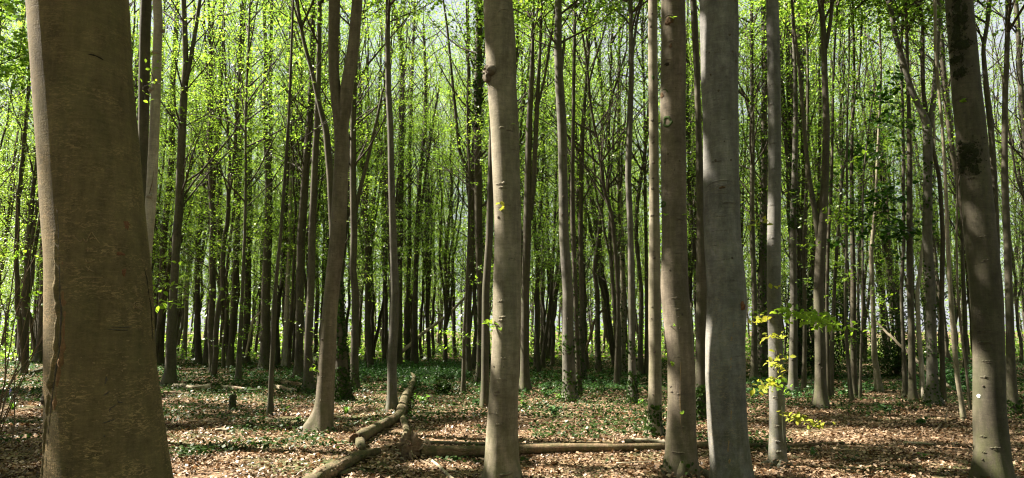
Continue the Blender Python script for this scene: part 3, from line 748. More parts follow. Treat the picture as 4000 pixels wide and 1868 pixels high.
T_('A59', 'slender_tree', 'rough trunk in the distance just left of the large moss-patched beech', 1450,
   [(3772, 1450, 24), (3770, 1300, 18), (3766, 1150, 17), (3760, 934, 14), (3755, 600, 12)], 'bark_far')
T_('T8c', 'slender_tree', 'dark trunk whose outline shows along the far side of the large moss-patched beech', 1560,
   [(3905, 1560, 34), (3900, 1150, 28), (3896, 934, 27), (3880, 700, 26), (3868, 500, 26), (3855, 350, 24), (3845, 200, 18), (3862, 90, 18), (3868, 0, 20)], 'bark_shade')
T_('T9', 'slender_tree', 'tall trunk with ivy at its spreading foot beyond the large moss-patched beech', 1628,
   [(3962, 1628, 60), (3957, 1580, 46), (3950, 1450, 39), (3942, 1300, 35), (3937, 1150, 33), (3935, 934, 31), (3931, 700, 28), (3928, 400, 24), (3934, 0, 20)], 'bark_shade', sides=18)
T_('A60', 'slender_tree', 'dark branchy trunk cut by the edge of the photo beyond the large moss-patched beech', 1480,
   [(4035, 1480, 40), (4022, 1000, 32), (4012, 700, 28), (3998, 450, 26), (3985, 250, 22), (3965, 0, 20)], 'bark_shade',
   limbs=[[(4010, 800, 12), (3970, 700, 10), (3945, 560, 9), (3920, 420, 7)]])

for (key, name, label, row, wps, bk), kw in D:
    Y = float(depth(row))
    make_tree(key, name, label, Y, wps, M[bk], **kw)

def zof(T, row):
    px, py = project(T.path)
    return float(np.interp(-row, -py[::1], T.path[:, 2])) if py[0] > py[-1] else 0.
for key, rows in {'T1': [(0, 1900, .62)], 'T2': [(230, 1480, .72), (1700, 1868, .4)], 'T3': [(0, 520, .45), (1080, 1370, .7), (1500, 1866, .3)],
                  'T4': [(120, 370, .9), (600, 760, .4), (1360, 1570, .85), (1600, 1868, .75)], 'T5': [(0, 900, .75), (1150, 1500, .5)], 'T6': [(820, 980, .9), (1270, 1830, .85)],
                  'T7': [(0, 1690, 1.05)], 'T8': [(1400, 1560, .95), (1590, 1868, .9)], 'A1': [(0, 1000, .95)], 'A4': [(700, 1150, .9)], 'A53': [(1100, 1560, .9)], 'A56': [(1480, 1657, .8)],
                  'A42': [(1200, 1530, .6)], 'A44': [(1150, 1598, .6)], 'A13': [(1150, 1440, .9)], 'A6': [(1150, 1430, .8)], 'A19': [(200, 1000, .7)], 'A31': [(300, 900, .6)]}.items():
    T = TREES[key]
    gaps = []
    if key in ('T1', 'T2', 'T3', 'T4', 'T6', 'T8'):
        e = [-250] + [q for r0, r1, a in rows for q in (r0, r1)] + [2000]
        gaps = [(e[i], e[i + 1], -.92) for i in range(0, len(e), 2) if e[i + 1] - e[i] > 40]
    cut = []
    for r0, r1, a in rows + gaps:
        e = np.linspace(r0, r1, max(1, int(math.ceil((r1 - r0) / 220))) + 1)
        cut += [(e[i], e[i + 1], a) for i in range(len(e) - 1)]
    for r0, r1, a in cut:
        z0, z1 = zof(T, r1), zof(T, r0)
        zm = (z0 + z1) / 2
        LIT_TRUNKS.append((float(np.interp(zm, T.path[:, 2], T.path[:, 0])), T.Y, float(np.interp(zm, T.path[:, 2], T.rad)), z0, z1, a))

OFF = [(-7.5, 4.2), (-8.2, 8.6), (-12.5, 6.0), (-12.8, 12.2), (-16.5, 9.2), (-17.5, 15.5), (-21.5, 12.5), (-17.0, 3.0), (-22.0, 20.5), (-19, 23.5), (-24, 6.5), (-26, 16), (-4.5, 1.2), (-9.5, 0.2), (6.8, 5.2), (3.5, 1.0)]
CARRY = [(t.base[0], t.base[1]) for t in TREES.values() if t.Y < 13.5] + OFF
re_ = np.random.default_rng(15); EX = []  # extra crown leaves added along the sun rays to shade the near trunks
for (x, y, rr_, z0, z1, a) in LIT_TRUNKS:
    if a > 0: continue
    n = int(min(1500, 2 * rr_ * 1.3 * max(z1 - z0, .1) / .012 * 1.6)); z = re_.uniform(z0, z1, n); o = re_.uniform(-1.3, 1.3, n) * rr_
    q = np.array([-S[1], S[0]]) / math.hypot(S[0], S[1]); t = (re_.uniform(9.5, 15, n) - z) / S[2]
    EX.append(np.stack([x + q[0] * o + S[0] * t, y + q[1] * o + S[1] * t, z + S[2] * t], 1) + re_.normal(0, .03, (n, 3)))
EX = np.concatenate(EX); EX = EX[sun_keep(EX)]
EXI = np.argmin(np.stack([np.hypot(EX[:, 0] - a, EX[:, 1] - b) for a, b in CARRY]), 0)
def extra(T):
    for i, (a, b) in enumerate(CARRY):
        if abs(a - T.base[0]) < 1e-6 and abs(b - T.base[1]) < 1e-6: return EX[EXI == i]
    return EX[:0]

# crowns: near trees carry theirs above the picture, farther ones down into it
rc = np.random.default_rng(5)
for key, T in TREES.items():
    Y = T.Y
    sd = sum(map(ord, key))
    top_view = EYE + .50 * Y
    right = T.base[0] / Y > .50
    if key in ('A12', 'A24', 'A47', 'A58', 'A53', 'A46'):
        add_crown(T, 4.5, 8.5, 12, 50, 16, (1.0, 2.2), filt=True, seed=sd, r0=.02)
    elif Y < 13.5:
        add_crown(T, max(9.0, top_view + 1.5), 16.5, 18, 330, 20, (2.5, 5.0), (.13, .18), filt=True, seed=sd, rad=.45)
    elif Y < 20:
        add_crown(T, top_view * .82, 16, 26, 360, 22, (2.0, 4.5), (.07, .115), filt=True, seed=sd)
    else:
        add_crown(T, 5.0, 16, 34, 100 if right else 125, 32, (1.6, 4.), (.05, .09), filt=Y < 26, seed=sd, r0=.035, jit=.5, rad=.55)
# low sprays on the young stem behind the stump and other low foliage
for key, z0, z1, n, lv in (('A9', .5, 2.6, 9, 34), ('A8', .8, 3, 5, 16), ('A15', .5, 2.5, 5, 10), ('A24', .6, 3, 7, 18), ('A44', 2.5, 5, 6, 30), ('A48', 1.2, 5, 9, 60), ('A49', 1.5, 4, 6, 30), ('A47', 2, 5, 8, 40)):
    c = add_crown(TREES[key], z0, z1, n, lv, 9, (.5, 1.3), (.06, .09), M['leaf_lime'], seed=sum(map(ord, key)) + 3, rad=.22, rise=(.0, .4), r0=.01, jit=.1)
    c.name = 'leafy_twig'; c['kind'] = 'stuff'

# unseen trees added so that their crowns shade this ground
for k, (x, y) in enumerate(OFF):
    T = Tree(); bz = float(gz(x, y)); T.base = np.array([x, y, bz]); T.Y = y
    r = np.random.default_rng(300 + k)
    z = np.arange(-.2, 18, .4)
    T.path = np.stack([x + .15 * np.sin(z * .5 + k), y + .12 * np.cos(z * .45 + k * 2), z + bz], 1)
    T.rad = .17 * (1 - z / 19) * (1 + .4 * np.exp(-np.maximum(z, 0) / .2)) + .015
    T.root = thing('beech_tree', 'unseen beech tree added outside the view to shade the ground', 'tree', T.base.tolist(), 'unseen trees added to shade the ground')
    V, f4, f3 = tube(T.path, T.rad, 14, True, .02, None, k)
    link('trunk', np_mesh('trunk', V - T.base, [f4, f3], M['bark_tan']), T.root)
    add_crown(T, 7.5, 16.5, 26, 760, 20, (2.5, 5.2), (.15, .21), filt=True, seed=400 + k, rad=.6)

# ------------------------------------------------------------------ trees of the far wood (alike, grouped)
GROUP_FAR = 'thin trees of the far wood'
LAB_FAR = 'thin dark tree with fresh green leaves, one of the crowd filling the far wood'
variants = []
for v in range(11):
    r = np.random.default_rng(1000 + v)
    H = r.uniform(15.5, 20.5)
    z = np.arange(-.3, H, .5)
    sway = np.stack([np.cumsum(r.normal(0, .035, len(z))), np.cumsum(r.normal(0, .035, len(z))), z], 1)
    lean = r.normal(0, .03, 2); sway[:, 0] += lean[0] * z; sway[:, 1] += lean[1] * z
    sway[:, :2] -= sway[0, :2]
    r0 = r.uniform(.055, .115)
    rad = r0 * (1 - z / H) ** .8 * (1 + .35 * np.exp(-np.maximum(z, 0) / .25)) + .012
    B = Buf()
    V, f4, f3 = tube(sway, rad, 8, True, .02, None, v); B.add(V, f4, f3, 0)
    for fk in range(int(r.integers(1, 5))):          # forks
        i = int(r.integers(1, 13)); p = sway[i:] - sway[i]
        dv = r.normal(0, .11, 2)
        q = sway[i] + p * np.array([1, 1, .92]); q[:, 0] += dv[0] * p[:, 2] / (1 + p[:, 2] * .1); q[:, 1] += dv[1] * p[:, 2] / (1 + p[:, 2] * .1)
        V, f4, f3 = tube(q, rad[i:] * .75, 7, True, .02, None, v + 50); B.add(V, f4, f3, 0)
    tm = B.mesh('far_trunk', [M['bark_far']])
    B = Buf()
    tips = np.concatenate([grow_branches(B, sway, (2.5, 9.), 18, r, (1.2, 3.8), (.4, 1.2), 4, .028), grow_branches(B, sway, (7., H - 1.2), 22, r, (1.4, 4.6), (.7, 1.25), 4, .032)])
    low = tips[tips[:, 2] < 30]
    low = low[(low[:, 2] > 3.5) | (r.random(len(low)) < .5)]
    P, Nn, sz = sprays(low, 370, 34, r, .58, .6, (.05, .085), .16)
    V, f4 = leaf_quads(P, Nn, sz, r); B.add(V, f4, None, 1)
    variants.append((tm, B.mesh('far_crown', [M['twig'], M['leaf_beech']], False)))
rf = np.random.default_rng(77)
pts = []
tries = 0
while len(pts) < 240 and tries < 40000:
    tries += 1
    d = 24 + 40 * rf.random() ** 1.05
    u = rf.uniform(-.80, .80)
    if u > .45 and rf.random() < .55: continue
    x, y = u * d, d
    if all((x - a) ** 2 + (y - b) ** 2 > 1.5 ** 2 for a, b in pts) and all((x - t.base[0]) ** 2 + (y - t.base[1]) ** 2 > .8 for t in TREES.values()):
        pts.append((x, y))
HANDLE = {'T1': 'the massive front beech', 'T2': 'the burled tan beech', 'T4': 'the thick grey beech', 'T6': 'the beech with golden sprays', 'T7': 'the fork-topped beech', 'T8': 'the moss-patched beech',
          'A11': 'the thick dark splitting trunk', 'A19': 'the grey mottled trunk', 'A31': 'the grey broken-stub trunk', 'A37': 'the smooth grey slim trunk', 'A44': 'the stout peeled trunk', 'A54': 'the rough V-forked trunk', 'A3': 'the dark smooth forking trunk'}
HX = sorted((float(np.interp(-1380, -project(TREES[k].path)[1], project(TREES[k].path)[0]) if False else project(np.array([np.interp(1.3, TREES[k].path[:, 2], TREES[k].path[:, q]) for q in range(3)]))[0]), h) for k, h in HANDLE.items())
NTH = ['nearest', 'second nearest', 'third nearest', 'fourth nearest', 'fifth nearest', 'sixth nearest']
own = {}
cnt = {}
for k in sorted(range(len(pts)), key=lambda i: pts[i][1]):
    x, y = pts[k]
    if y > 37: continue
    px = float(project(np.array([x, y, 1.3]))[0])
    if px < 0 or px > 4000 or any(abs(px - project(np.array([np.interp(1.3, t.path[:, 2], t.path[:, q]) for q in range(3)]))[0]) < float(np.interp(1.3, t.path[:, 2], t.rad)) / t.Y * F for t in TREES.values() if t.Y < y): continue
    d_, hx, h = min((abs(px - a), a, h) for a, h in HX)
    key = (h, px < hx); c = cnt.get(key, 0); cnt[key] = c + 1
    if c < len(NTH): own[k] = 'thin far tree %s of %s, %s there' % ('left' if px < hx else 'right', h, NTH[c])
for k, (x, y) in enumerate(pts):
    tm, cm = variants[k % len(variants)]
    root = thing('far_tree', own.get(k, LAB_FAR), 'tree', (x, y, float(gz(x, y))), GROUP_FAR)
    root.rotation_euler = (0, 0, rf.uniform(0, 6.28))
    s = rf.uniform(.85, 1.2); root.scale = (s, s, s)
    link('trunk', tm, root); link('crown', cm, root)

# the same wood goes on behind the eye and to the right
kb = 0
rb = np.random.default_rng(78)
while kb < 150:
    x, y = rb.uniform(-40, 40), rb.uniform(-40, 40)
    if not (y < -2.5 or x > .85 * max(y, 0) + 5) or (x < -3 and y > -4): continue
    if math.hypot(x, y) < 4: continue
    tm, cm = variants[kb % len(variants)]
    root = thing('far_tree', 'thin tree of the same wood standing outside the photo', 'tree', (x, y, float(gz(x, y))), 'trees of the wood outside the photo')
    root.rotation_euler = (0, 0, rb.uniform(0, 6.28)); s = rb.uniform(.9, 1.2); root.scale = (s, s, s)
    link('trunk', tm, root); link('crown', cm, root); kb += 1

# the wood beyond, one mass
r = np.random.default_rng(501)
B = Buf()
for k in range(300):
    d = r.uniform(74, 125); u = r.uniform(-.85, .85 if k % 3 else .3)
    x, y = u * d, d
    z = np.linspace(0, r.uniform(14, 22), 7)
    p = np.stack([x + np.cumsum(r.normal(0, .12, 7)), y + np.cumsum(r.normal(0, .12, 7)), z + float(gz(x, y)) - .2], 1)
    V, f4, f3 = tube(p, np.linspace(.15, .03, 7), 5, False); B.add(V, f4, f3, 0)
    nl = 300 if u < .45 else 130
    c = p[r.integers(0, 7, nl)] + r.normal(0, 1.6, (nl, 3)); c[:, 2] = np.abs(c[:, 2] + 2) - 2 + .3
    V, f4 = leaf_quads(c, norm(np.array([0, 0, 1]) + r.normal(0, .5, (nl, 3))), r.uniform(.26, .58, nl), r); B.add(V, f4, None, 1)
nl = 45000        # undergrowth of saplings and brambles at the far edge
d = r.uniform(36, 120, nl); u = r.uniform(-.85, .85, nl); x = u * d; y = d
hh = (.3 + 4.2 * vnoise(x * .35, y * .35, 51) ** 1.3) * (.22 + 1.0 * smoothstep(42, 85, d))
z = gz(x, y) + hh * r.random(nl)
V, f4 = leaf_quads(np.stack([x, y, z], 1), norm(np.array([0, 0, 1]) + r.normal(0, .6, (nl, 3))), r.uniform(.14, .34, nl), r); B.add(V, f4, None, 1)
nl = 15000
d = r.uniform(95, 135, nl); u = r.uniform(-.85, .85, nl); k = (u < .45) | (r.random(nl) < .35); d, u = d[k], u[k]; nl = len(d); x = u * d; y = d
V, f4 = leaf_quads(np.stack([x, y, gz(x, y) + 22 * r.random(nl) ** 1.2], 1), norm(np.array([0, 0, 1]) + r.normal(0, .6, (nl, 3))), r.uniform(.4, .85, nl), r); B.add(V, f4, None, 1)
tag(link('far_wood', B.mesh('far_wood', [M['bark_far'], M['leaf_beech']], False)), 'distant wood of thin trunks and pale green leaves closing the view', 'wood', kind='stuff')

# ------------------------------------------------------------------ marks on the near trunks
def surf(T, x, y, lift=0.):
    """point on the near side of trunk T seen at photo (x, y)"""
    px, py = project(T.path)
    i = np.argsort(-py) if py[0] > py[-1] else np.arange(len(py))
    z = np.interp(y, py[::-1], T.path[::-1, 2])
    c = np.array([np.interp(z, T.path[:, 2], T.path[:, k]) for k in range(3)])
    R = float(np.interp(z, T.path[:, 2], T.rad))
    cx = np.interp(y, py[::-1], px[::-1])
    tocam = np.array([-c[0], -c[1], 0]); dist = np.linalg.norm(tocam); tocam /= dist
    right = np.array([-tocam[1], tocam[0], 0]);
    if right[0] < 0: right = -right
    zc = c[1] * math.cos(PITCH) + (c[2] - EYE) * math.sin(PITCH)
    u = np.clip((x - cx) / F * zc * math.cos(math.atan2(c[0], c[1])) / R, -.985, .985)
    n = right * u + tocam * math.sqrt(1 - u * u)
    return c + n * (R + lift), n

def ridge(T, pts, r, m=None, name='bark_ridge', sides=6, taper=True, lift=None, seed=0):
    pts = np.array(pts, float)
    k = max(5, len(pts) * 4)
    s = np.concatenate([[0], np.cumsum(np.linalg.norm(np.diff(pts, axis=0), axis=1))])
    u = np.linspace(0, s[-1], k)
    xx = np.interp(u, s, pts[:, 0]); yy = np.interp(u, s, pts[:, 1])
    if len(pts) > 2 and len(pts) < 9: xx = smooth(xx, 3); yy = smooth(yy, 3)
    rr = np.random.default_rng(seed + int(pts[0, 0]))
    rad = r * (1 + .25 * rr.normal(size=k))
    if taper: rad = rad * np.clip(np.sin(np.linspace(.12, np.pi - .12, k)) ** .6, .2, 1)
    rad = np.clip(rad, r * .15, r * 1.6)
    P = np.array([surf(T, a, b, (-.35 * r) if lift is None else lift)[0] for a, b in zip(xx, yy)])
    V, f4, f3 = tube(P, rad, sides, True)
    return link(name, np_mesh(name, V - T.base, [f4, f3], m or T.bark), T.root)

def blob(T, x, y, w, h, thick, m, name, seed=0, n=12, rough=.35, hole=0.):
    if name == 'bark_knot':
        k_ = .45 + .45 * ((x * 13 + y * 7) % 10) / 10; w *= k_ * 1.1; h *= k_; thick *= .7
    """low lump of irregular outline on the bark, w x h photo pixels"""
    r = np.random.default_rng(seed + int(x * 3 + y))
    th = np.linspace(0, 2 * np.pi, n * 2, endpoint=False)
    edge = 1 + rough * (np.cos(2 * th + r.uniform(0, 6)) * .4 + np.cos(3 * th + r.uniform(0, 6)) * .35 + np.cos(5 * th + r.uniform(0, 6)) * .3 + r.normal(0, .18, len(th)))
    rings = [(1., -.002), (.88, thick * .6), (.6, thick), (.3, thick * 1.05)]
    if hole: rings = [(1., -.002), (.9, thick * .8), (.75, thick), (hole * 1.1, thick * .7), (hole, -.003)]
    V = []
    for f, l in rings:
        for a, e in zip(th, edge):
            q, nn = surf(T, x + w / 2 * f * e * math.cos(a), y + h / 2 * f * e * math.sin(a), l + (thick * .25 * r.normal() if l > 0 else 0))
            V.append(q)
    k = len(th)
    f4 = [(i * k + j, i * k + (j + 1) % k, (i + 1) * k + (j + 1) % k, (i + 1) * k + j) for i in range(len(rings) - 1) for j in range(k)]
    f3 = np.zeros((0, 3), int)
    if not hole:
        V.append(surf(T, x, y, thick)[0]); e = (len(rings) - 1) * k
        f3 = np.array([(e + j, e + (j + 1) % k, len(V) - 1) for j in range(k)])
    return link(name, np_mesh(name, np.array(V) - T.base, [np.array(f4), f3], m), T.root)

def arc(x, y, w, h, a0=0, a1=360, n=13, rot=0):
    t = np.radians(np.linspace(a0, a1, n))
    px = w / 2 * np.cos(t); py = -h / 2 * np.sin(t)
    c, s = math.cos(math.radians(rot)), math.sin(math.radians(rot))
    return [(x + a * c - b * s, y + a * s + b * c) for a, b in zip(px, py)]

def brow(T, x, y, w, drop, r=.006):
    w *= 1.25; drop *= 1.5
    """the drooping 'eyebrow' fold beech bark makes over an old branch"""
    ridge(T, [(x - w / 2, y + drop), (x - w * .25, y + drop * .25), (x, y), (x + w * .25, y + drop * .2), (x + w / 2, y + drop)], r * 2.6, lift=-r * 2.0)
    ridge(T, [(x - w * .3, y + drop * .35 + 5), (x, y + 5), (x + w * .3, y + drop * .3 + 5)], r * .6, M['knot'], 'bark_groove', lift=-r * .2)

T1, T2, T3, T4, T5, T6, T7, T8 = (TREES[k] for k in ('T1', 'T2', 'T3', 'T4', 'T5', 'T6', 'T7', 'T8'))
# front beech: the long crack with its swollen lip, cuts, scars, the carved letters
crack = [(229, 846), (236, 920), (239, 1000), (243, 1090), (243, 1174), (251, 1215), (246, 1300), (245, 1350), (232, 1430), (221, 1508), (214, 1570), (209, 1627), (203, 1700), (200, 1747), (192, 1866), (188, 1990)]
ridge(T1, crack, .007, M['knot'], 'bark_crack', lift=-.002)
ridge(T1, [(x - 15, y) for x, y in crack], .022, None, 'bark_lip', 8, lift=-.010)
ridge(T1, [(x + 12, y) for x, y in crack], .018, M['red_lip'], 'bark_lip', 8, lift=-.013)
ridge(T1, [(545, 960), (560, 1050), (572, 1090), (580, 1150), (590, 1190), (598, 1340)], .005, M['dark_cut'], 'bark_crack', lift=.001)
for pts_, r_ in (([(414, 1458), (416, 1475), (409, 1490)], .006), ([(402, 1532), (415, 1525), (428, 1514)], .006), ([(455, 1545), (462, 1558), (480, 1559)], .006), ([(428, 1593), (430, 1578), (452, 1566)], .006),
                 ([(400, 1630), (425, 1625), (448, 1617)], .006), ([(408, 1672), (411, 1680)], .006), ([(412, 1285), (440, 1289), (500, 1290)], .005), ([(425, 1277), (470, 1280), (512, 1277)], .005),
                 ([(630, 1730), (636, 1705), (628, 1745)], .007), ([(640, 1810), (652, 1845), (662, 1868)], .008), ([(488, 1840), (487, 1868)], .006), ([(180, 1530), (184, 1550), (181, 1565)], .02)):
    ridge(T1, pts_, r_ * .85, M['knot'], 'bark_cut', lift=.0)
ridge(T1, [(300, 262), (330, 256), (365, 258), (400, 268), (420, 274)], .013)
ridge(T1, [(335, 266), (365, 265), (400, 275)], .005, M['dark_cut'], 'bark_cut', lift=.004)
ridge(T1, [(440, 700), (500, 697), (550, 692)], .004, M['dark_cut'], 'bark_cut')
for x, y, w, h in ((490, 890, 32, 42), (467, 1003, 40, 14), (480, 1072, 18, 26)):
    blob(T1, x, y, w, h, .006, M['red_scar'], 'bark_wound')
ridge(T1, arc(538, 1193, 36, 26, 20, 330), .005, M['tan_scar'], 'branch_scar'); ridge(T1, arc(536, 1195, 16, 12), .005, M['tan_scar'], 'branch_scar')
ridge(T1, arc(545, 1410, 20, 24, 40, 330), .005, M['tan_scar'], 'branch_scar')
for st in ([(288, 941), (302, 956), (316, 969), (326, 953), (338, 968)], [(338, 968), (348, 945), (357, 927), (371, 948), (388, 970)], [(350, 956), (362, 950), (372, 955)],
           [(335, 993), (354, 993)], [(345, 985), (343, 1002)], [(336, 1030), (341, 1042), (352, 1040), (362, 1036), (371, 1029)], [(337, 1056), (350, 1068), (366, 1075)], [(352, 1055), (345, 1074)], [(320, 1097), (400, 1095)]):
    ridge(T1, st, .0034, M['tan_scar'], 'carved_stroke', 5, False, lift=.0005)
rt = np.random.default_rng(12)
for k in range(90):         # flakes of paler bark, densest in the scarred middle
    if k < 60: x, y = rt.normal(445, 50), rt.normal(1570, 85)
    else: x, y = rt.uniform(270, 580), rt.uniform(830, 1860)
    blob(T1, x, y, rt.uniform(6, 22), rt.uniform(4, 8), .0016, M['tan_scar'], 'bark_flake', k, 5, .6)
# tan beech
blob(T2, 1912, 298, 40, 74, .05, M['bark_brown'], 'burl', 2, 12, .5)
ridge(T2, arc(1912, 290, 30, 40, 30, 300), .012, None, 'burl_lip'); ridge(T2, [(1905, 330), (1915, 345), (1940, 372)], .008); ridge(T2, [(1903, 320), (1922, 315)], .010, M['dark_cut'], 'burl_crack')
ridge(T2, [(1940, 80), (1955, 62), (1985, 58), (1998, 75), (2005, 110)], .010)
for x, y, w, d in ((1990, 520, 46, 6), (1960, 510, 30, 12), (1960, 725, 60, 5), (1968, 740, 50, 3), (1975, 805, 60, 3), (1955, 1178, 44, -4), (1962, 1240, 46, -5), (1958, 1252, 50, -4), (1965, 1396, 60, 10), (1960, 1475, 70, 8), (1945, 1522, 60, 14), (1940, 1538, 50, -14), (1925, 1605, 50, 14), (1950, 1650, 56, 8), (1960, 1840, 80, -6), (2010, 590, 40, 8), (2000, 1010, 40, 10)):
    brow(T2, x, y, w, d, .005)
for x, y in ((1956, 800), (1920, 1100), (1967, 1430), (1965, 1645), (1947, 855), (1930, 1430)):
    blob(T2, x, y, 12, 14, .008, M['knot'], 'bark_knot', 0, 6)
# mossy-scarred beech
blob(T3, 2608, 487, 40, 44, .008, M['moss_green'], 'moss_ring', 1, 12, .25, .5)
ridge(T3, arc(2590, 380, 40, 44, -30, 190), .008, M['moss_green'], 'moss_arc'); blob(T3, 2587, 378, 16, 22, .008, M['rot'], 'branch_scar')
ridge(T3, arc(2608, 262, 46, 34, 0, 180), .007); blob(T3, 2606, 264, 20, 14, .008, M['dark_cut'], 'branch_scar')
ridge(T3, arc(2622, 200, 56, 50, 0, 180), .006); blob(T3, 2620, 195, 12, 16, .006, M['rot'], 'branch_scar')
blob(T3, 2615, 98, 30, 34, .012, M['rot'], 'branch_scar', 5); ridge(T3, arc(2614, 95, 50, 40, 0, 180), .006)
ridge(T3, arc(2610, 745, 52, 42), .005); ridge(T3, arc(2612, 742, 24, 18), .004); blob(T3, 2592, 800, 18, 30, .008, M['moss_green'], 'moss_ring', 3, 8, .3, .4)
for x, y, w, d in ((2640, 990, 76, 8), (2625, 1030, 40, 4), (2640, 1165, 60, 5), (2640, 1210, 50, -2), (2650, 1390, 60, 6), (2650, 1535, 60, -3), (2665, 1660, 100, -4), (2650, 1760, 90, -5), (2660, 300, 50, 8), (2650, 560, 50, 6), (2655, 860, 40, 8)):
    brow(T3, x, y, w, d, .0045)
for x, y in ((2618, 1060), (2610, 612), (2635, 675), (2655, 640), (2640, 360), (2655, 1284), (2665, 1230), (2650, 1240), (2620, 1508), (2624, 1528), (2630, 340), (2598, 640), (2700, 1400)):
    blob(T3, x, y, 11, 13, .007, M['knot'], 'bark_knot', 0, 6)
ridge(T3, [(2655, 1300), (2660, 1400), (2656, 1520), (2658, 1650), (2668, 1690)], .0035, M['tan_scar'], 'ivy_trace', 5)
# grey beech
ridge(T4, arc(2822, 748, 134, 62, 0, 185), .007); ridge(T4, arc(2822, 752, 134, 30, 180, 360), .004); ridge(T4, arc(2822, 745, 52, 20), .006); blob(T4, 2822, 745, 26, 10, .006, M['rot'], 'branch_scar')
for x, y, w, d in ((2825, 285, 90, 14), (2835, 400, 90, 6), (2800, 405, 50, 2), (2820, 500, 110, 8), (2860, 545, 60, 12), (2825, 482, 40, -3), (2850, 800, 70, 4), (2812, 850, 70, 6), (2810, 905, 100, 4), (2805, 960, 70, 3), (2840, 1015, 70, 5), (2860, 1098, 70, -2), (2880, 1385, 60, -4), (2840, 1680, 70, 3), (2795, 225, 40, 4), (2800, 640, 60, 3)):
    brow(T4, x, y, w, d, .0045)
ridge(T4, [(2785, 318), (2815, 303), (2850, 288), (2880, 272)], .008)
for x, y in ((2778, 310), (2762, 218), (2772, 225), (2808, 376), (2862, 227), (2850, 165), (2872, 30), (2830, 570), (2860, 1015), (2796, 640), (2875, 260), (2855, 640)):
    blob(T4, x, y, 12, 14, .008, M['knot'], 'bark_knot', 0, 6)
blob(T4, 2900, 1198, 18, 30, .014, M['red_scar'], 'bark_wound', 4)
for y0, y1, x in ((1255, 1290, 2864), (1305, 1335, 2857), (1390, 1410, 2855), (1570, 1660, 2855), (1700, 1760, 2845), (1420, 1440, 2854), (1770, 1800, 2850)):
    ridge(T4, [(x + 3, y0), (x, (y0 + y1) / 2), (x - 3, y1)], .010, M['tan_scar'], 'peeled_strip', 6, lift=-.006)
# slender knotty trunk
for x, y, w, h in ((2552, 560, 16, 18), (2553, 640, 14, 16), (2548, 475, 14, 14), (2555, 540, 12, 10), (2551, 700, 16, 16), (2549, 740, 18, 16), (2548, 845, 16, 12), (2542, 110, 12, 16), (2548, 60, 14, 10), (2556, 1010, 16, 12), (2548, 1200, 12, 10), (2557, 1375, 12, 14), (2545, 1245, 10, 10), (2554, 985, 10, 10), (2550, 1540, 12, 12), (2552, 310, 16, 26), (2555, 385, 22, 14)):
    blob(T5, x, y, w, h, .007, M['knot'] if y != 310 else M['moss_green'], 'bark_knot', 0, 6)
# trunk with golden sprays: folds and its sap line
for x, y, w, d in ((3020, 330, 44, 10), (3015, 410, 40, 8), (3020, 560, 40, 6), (3022, 660, 44, 8), (3020, 800, 44, 6), (3010, 930, 40, 6), (3030, 1040, 40, 5), (3032, 1180, 40, 4), (3030, 1550, 44, 3), (3032, 1660, 44, 3), (3030, 1720, 50, 3), (3032, 1760, 50, -3)):
    brow(T6, x, y, w, d, .0045)
ridge(T6, [(3054, 1580), (3055, 1640), (3058, 1700), (3061, 1760), (3068, 1818)], .004, M['lichen'], 'sap_line', 5)
for x, y in ((3025, 1240), (3022, 1300), (3020, 1440), (3040, 1280), (3018, 960), (3030, 720)):
    blob(T6, x, y, 9, 10, .006, M['knot'], 'bark_knot', 0, 6)
# forked beech
for x, y, w, d in ((1275, 1480, 44, -3), (1270, 1560, 50, 3), (1300, 1130, 40, 10), (1320, 760, 30, 10), (1285, 1270, 40, 4)):
    brow(T7, x, y, w, d, .006)
for x, y in ((1262, 1250), (1268, 1470), (1258, 1470), (1258, 1325), (1316, 560), (1330, 700), (1300, 1000), (1310, 870)):
    blob(T7, x, y, 10, 10, .012, M['knot'], 'bark_knot', 0, 6)
ridge(T7, [(1315, 870), (1340, 905), (1325, 930)], .003)
# moss-patched beech
for x, y, w, h in ((3740, 60, 34, 50), (3765, 95, 34, 44), (3735, 130, 30, 60), (3770, 55, 26, 30), (3757, 190, 76, 34), (3738, 155, 32, 50), (3738, 240, 36, 28), (3752, 297, 38, 32), (3757, 665, 18, 24), (3807, 672, 30, 26), (3770, 580, 30, 26), (3795, 585, 28, 26), (3750, 560, 16, 16), (3820, 640, 14, 16), (3735, 10, 30, 24), (3745, 30, 30, 24)):
    blob(T8, x, y, w, h, .010, M['moss'], 'moss_patch', 1, 10, .4)
rm = np.random.default_rng(44); MC = []; MN = []
for x, y, w, h, n in ((3745, 90, 62, 120, 420), (3757, 190, 84, 40, 200), (3738, 240, 44, 34, 110), (3752, 297, 46, 38, 120), (3783, 617, 100, 92, 380), (3807, 672, 36, 32, 80), (3757, 665, 22, 28, 50)):
    for q in range(n):
        p_, n_ = surf(T8, x + rm.normal(0, w * .30), y + rm.normal(0, h * .30), rm.uniform(.002, .014)); MC.append(p_); MN.append(n_)
MC = np.array(MC); MN = norm(np.array(MN) + rm.normal(0, .5, MC.shape)); V, f4 = leaf_quads(MC, MN, rm.uniform(.012, .026, len(MC)), rm, .8)
tag(link('moss', np_mesh('moss', V - T8.base, [f4], M['moss'], smooth=False), T8.root), kind='stuff')
for x, y, w, h in ((3745, 90, 70, 130), (3757, 190, 90, 40), (3738, 240, 46, 34), (3752, 297, 50, 36), (3783, 617, 100, 90), (3807, 672, 36, 32)):
    for q in range(7):
        a = rm.uniform(0, 6.28); f = rm.uniform(.42, .62)
        blob(T8, x + math.cos(a) * w * f, y + math.sin(a) * h * f, rm.uniform(5, 13), rm.uniform(5, 13), .008, M['moss'], 'moss_patch', q, 6, .5)
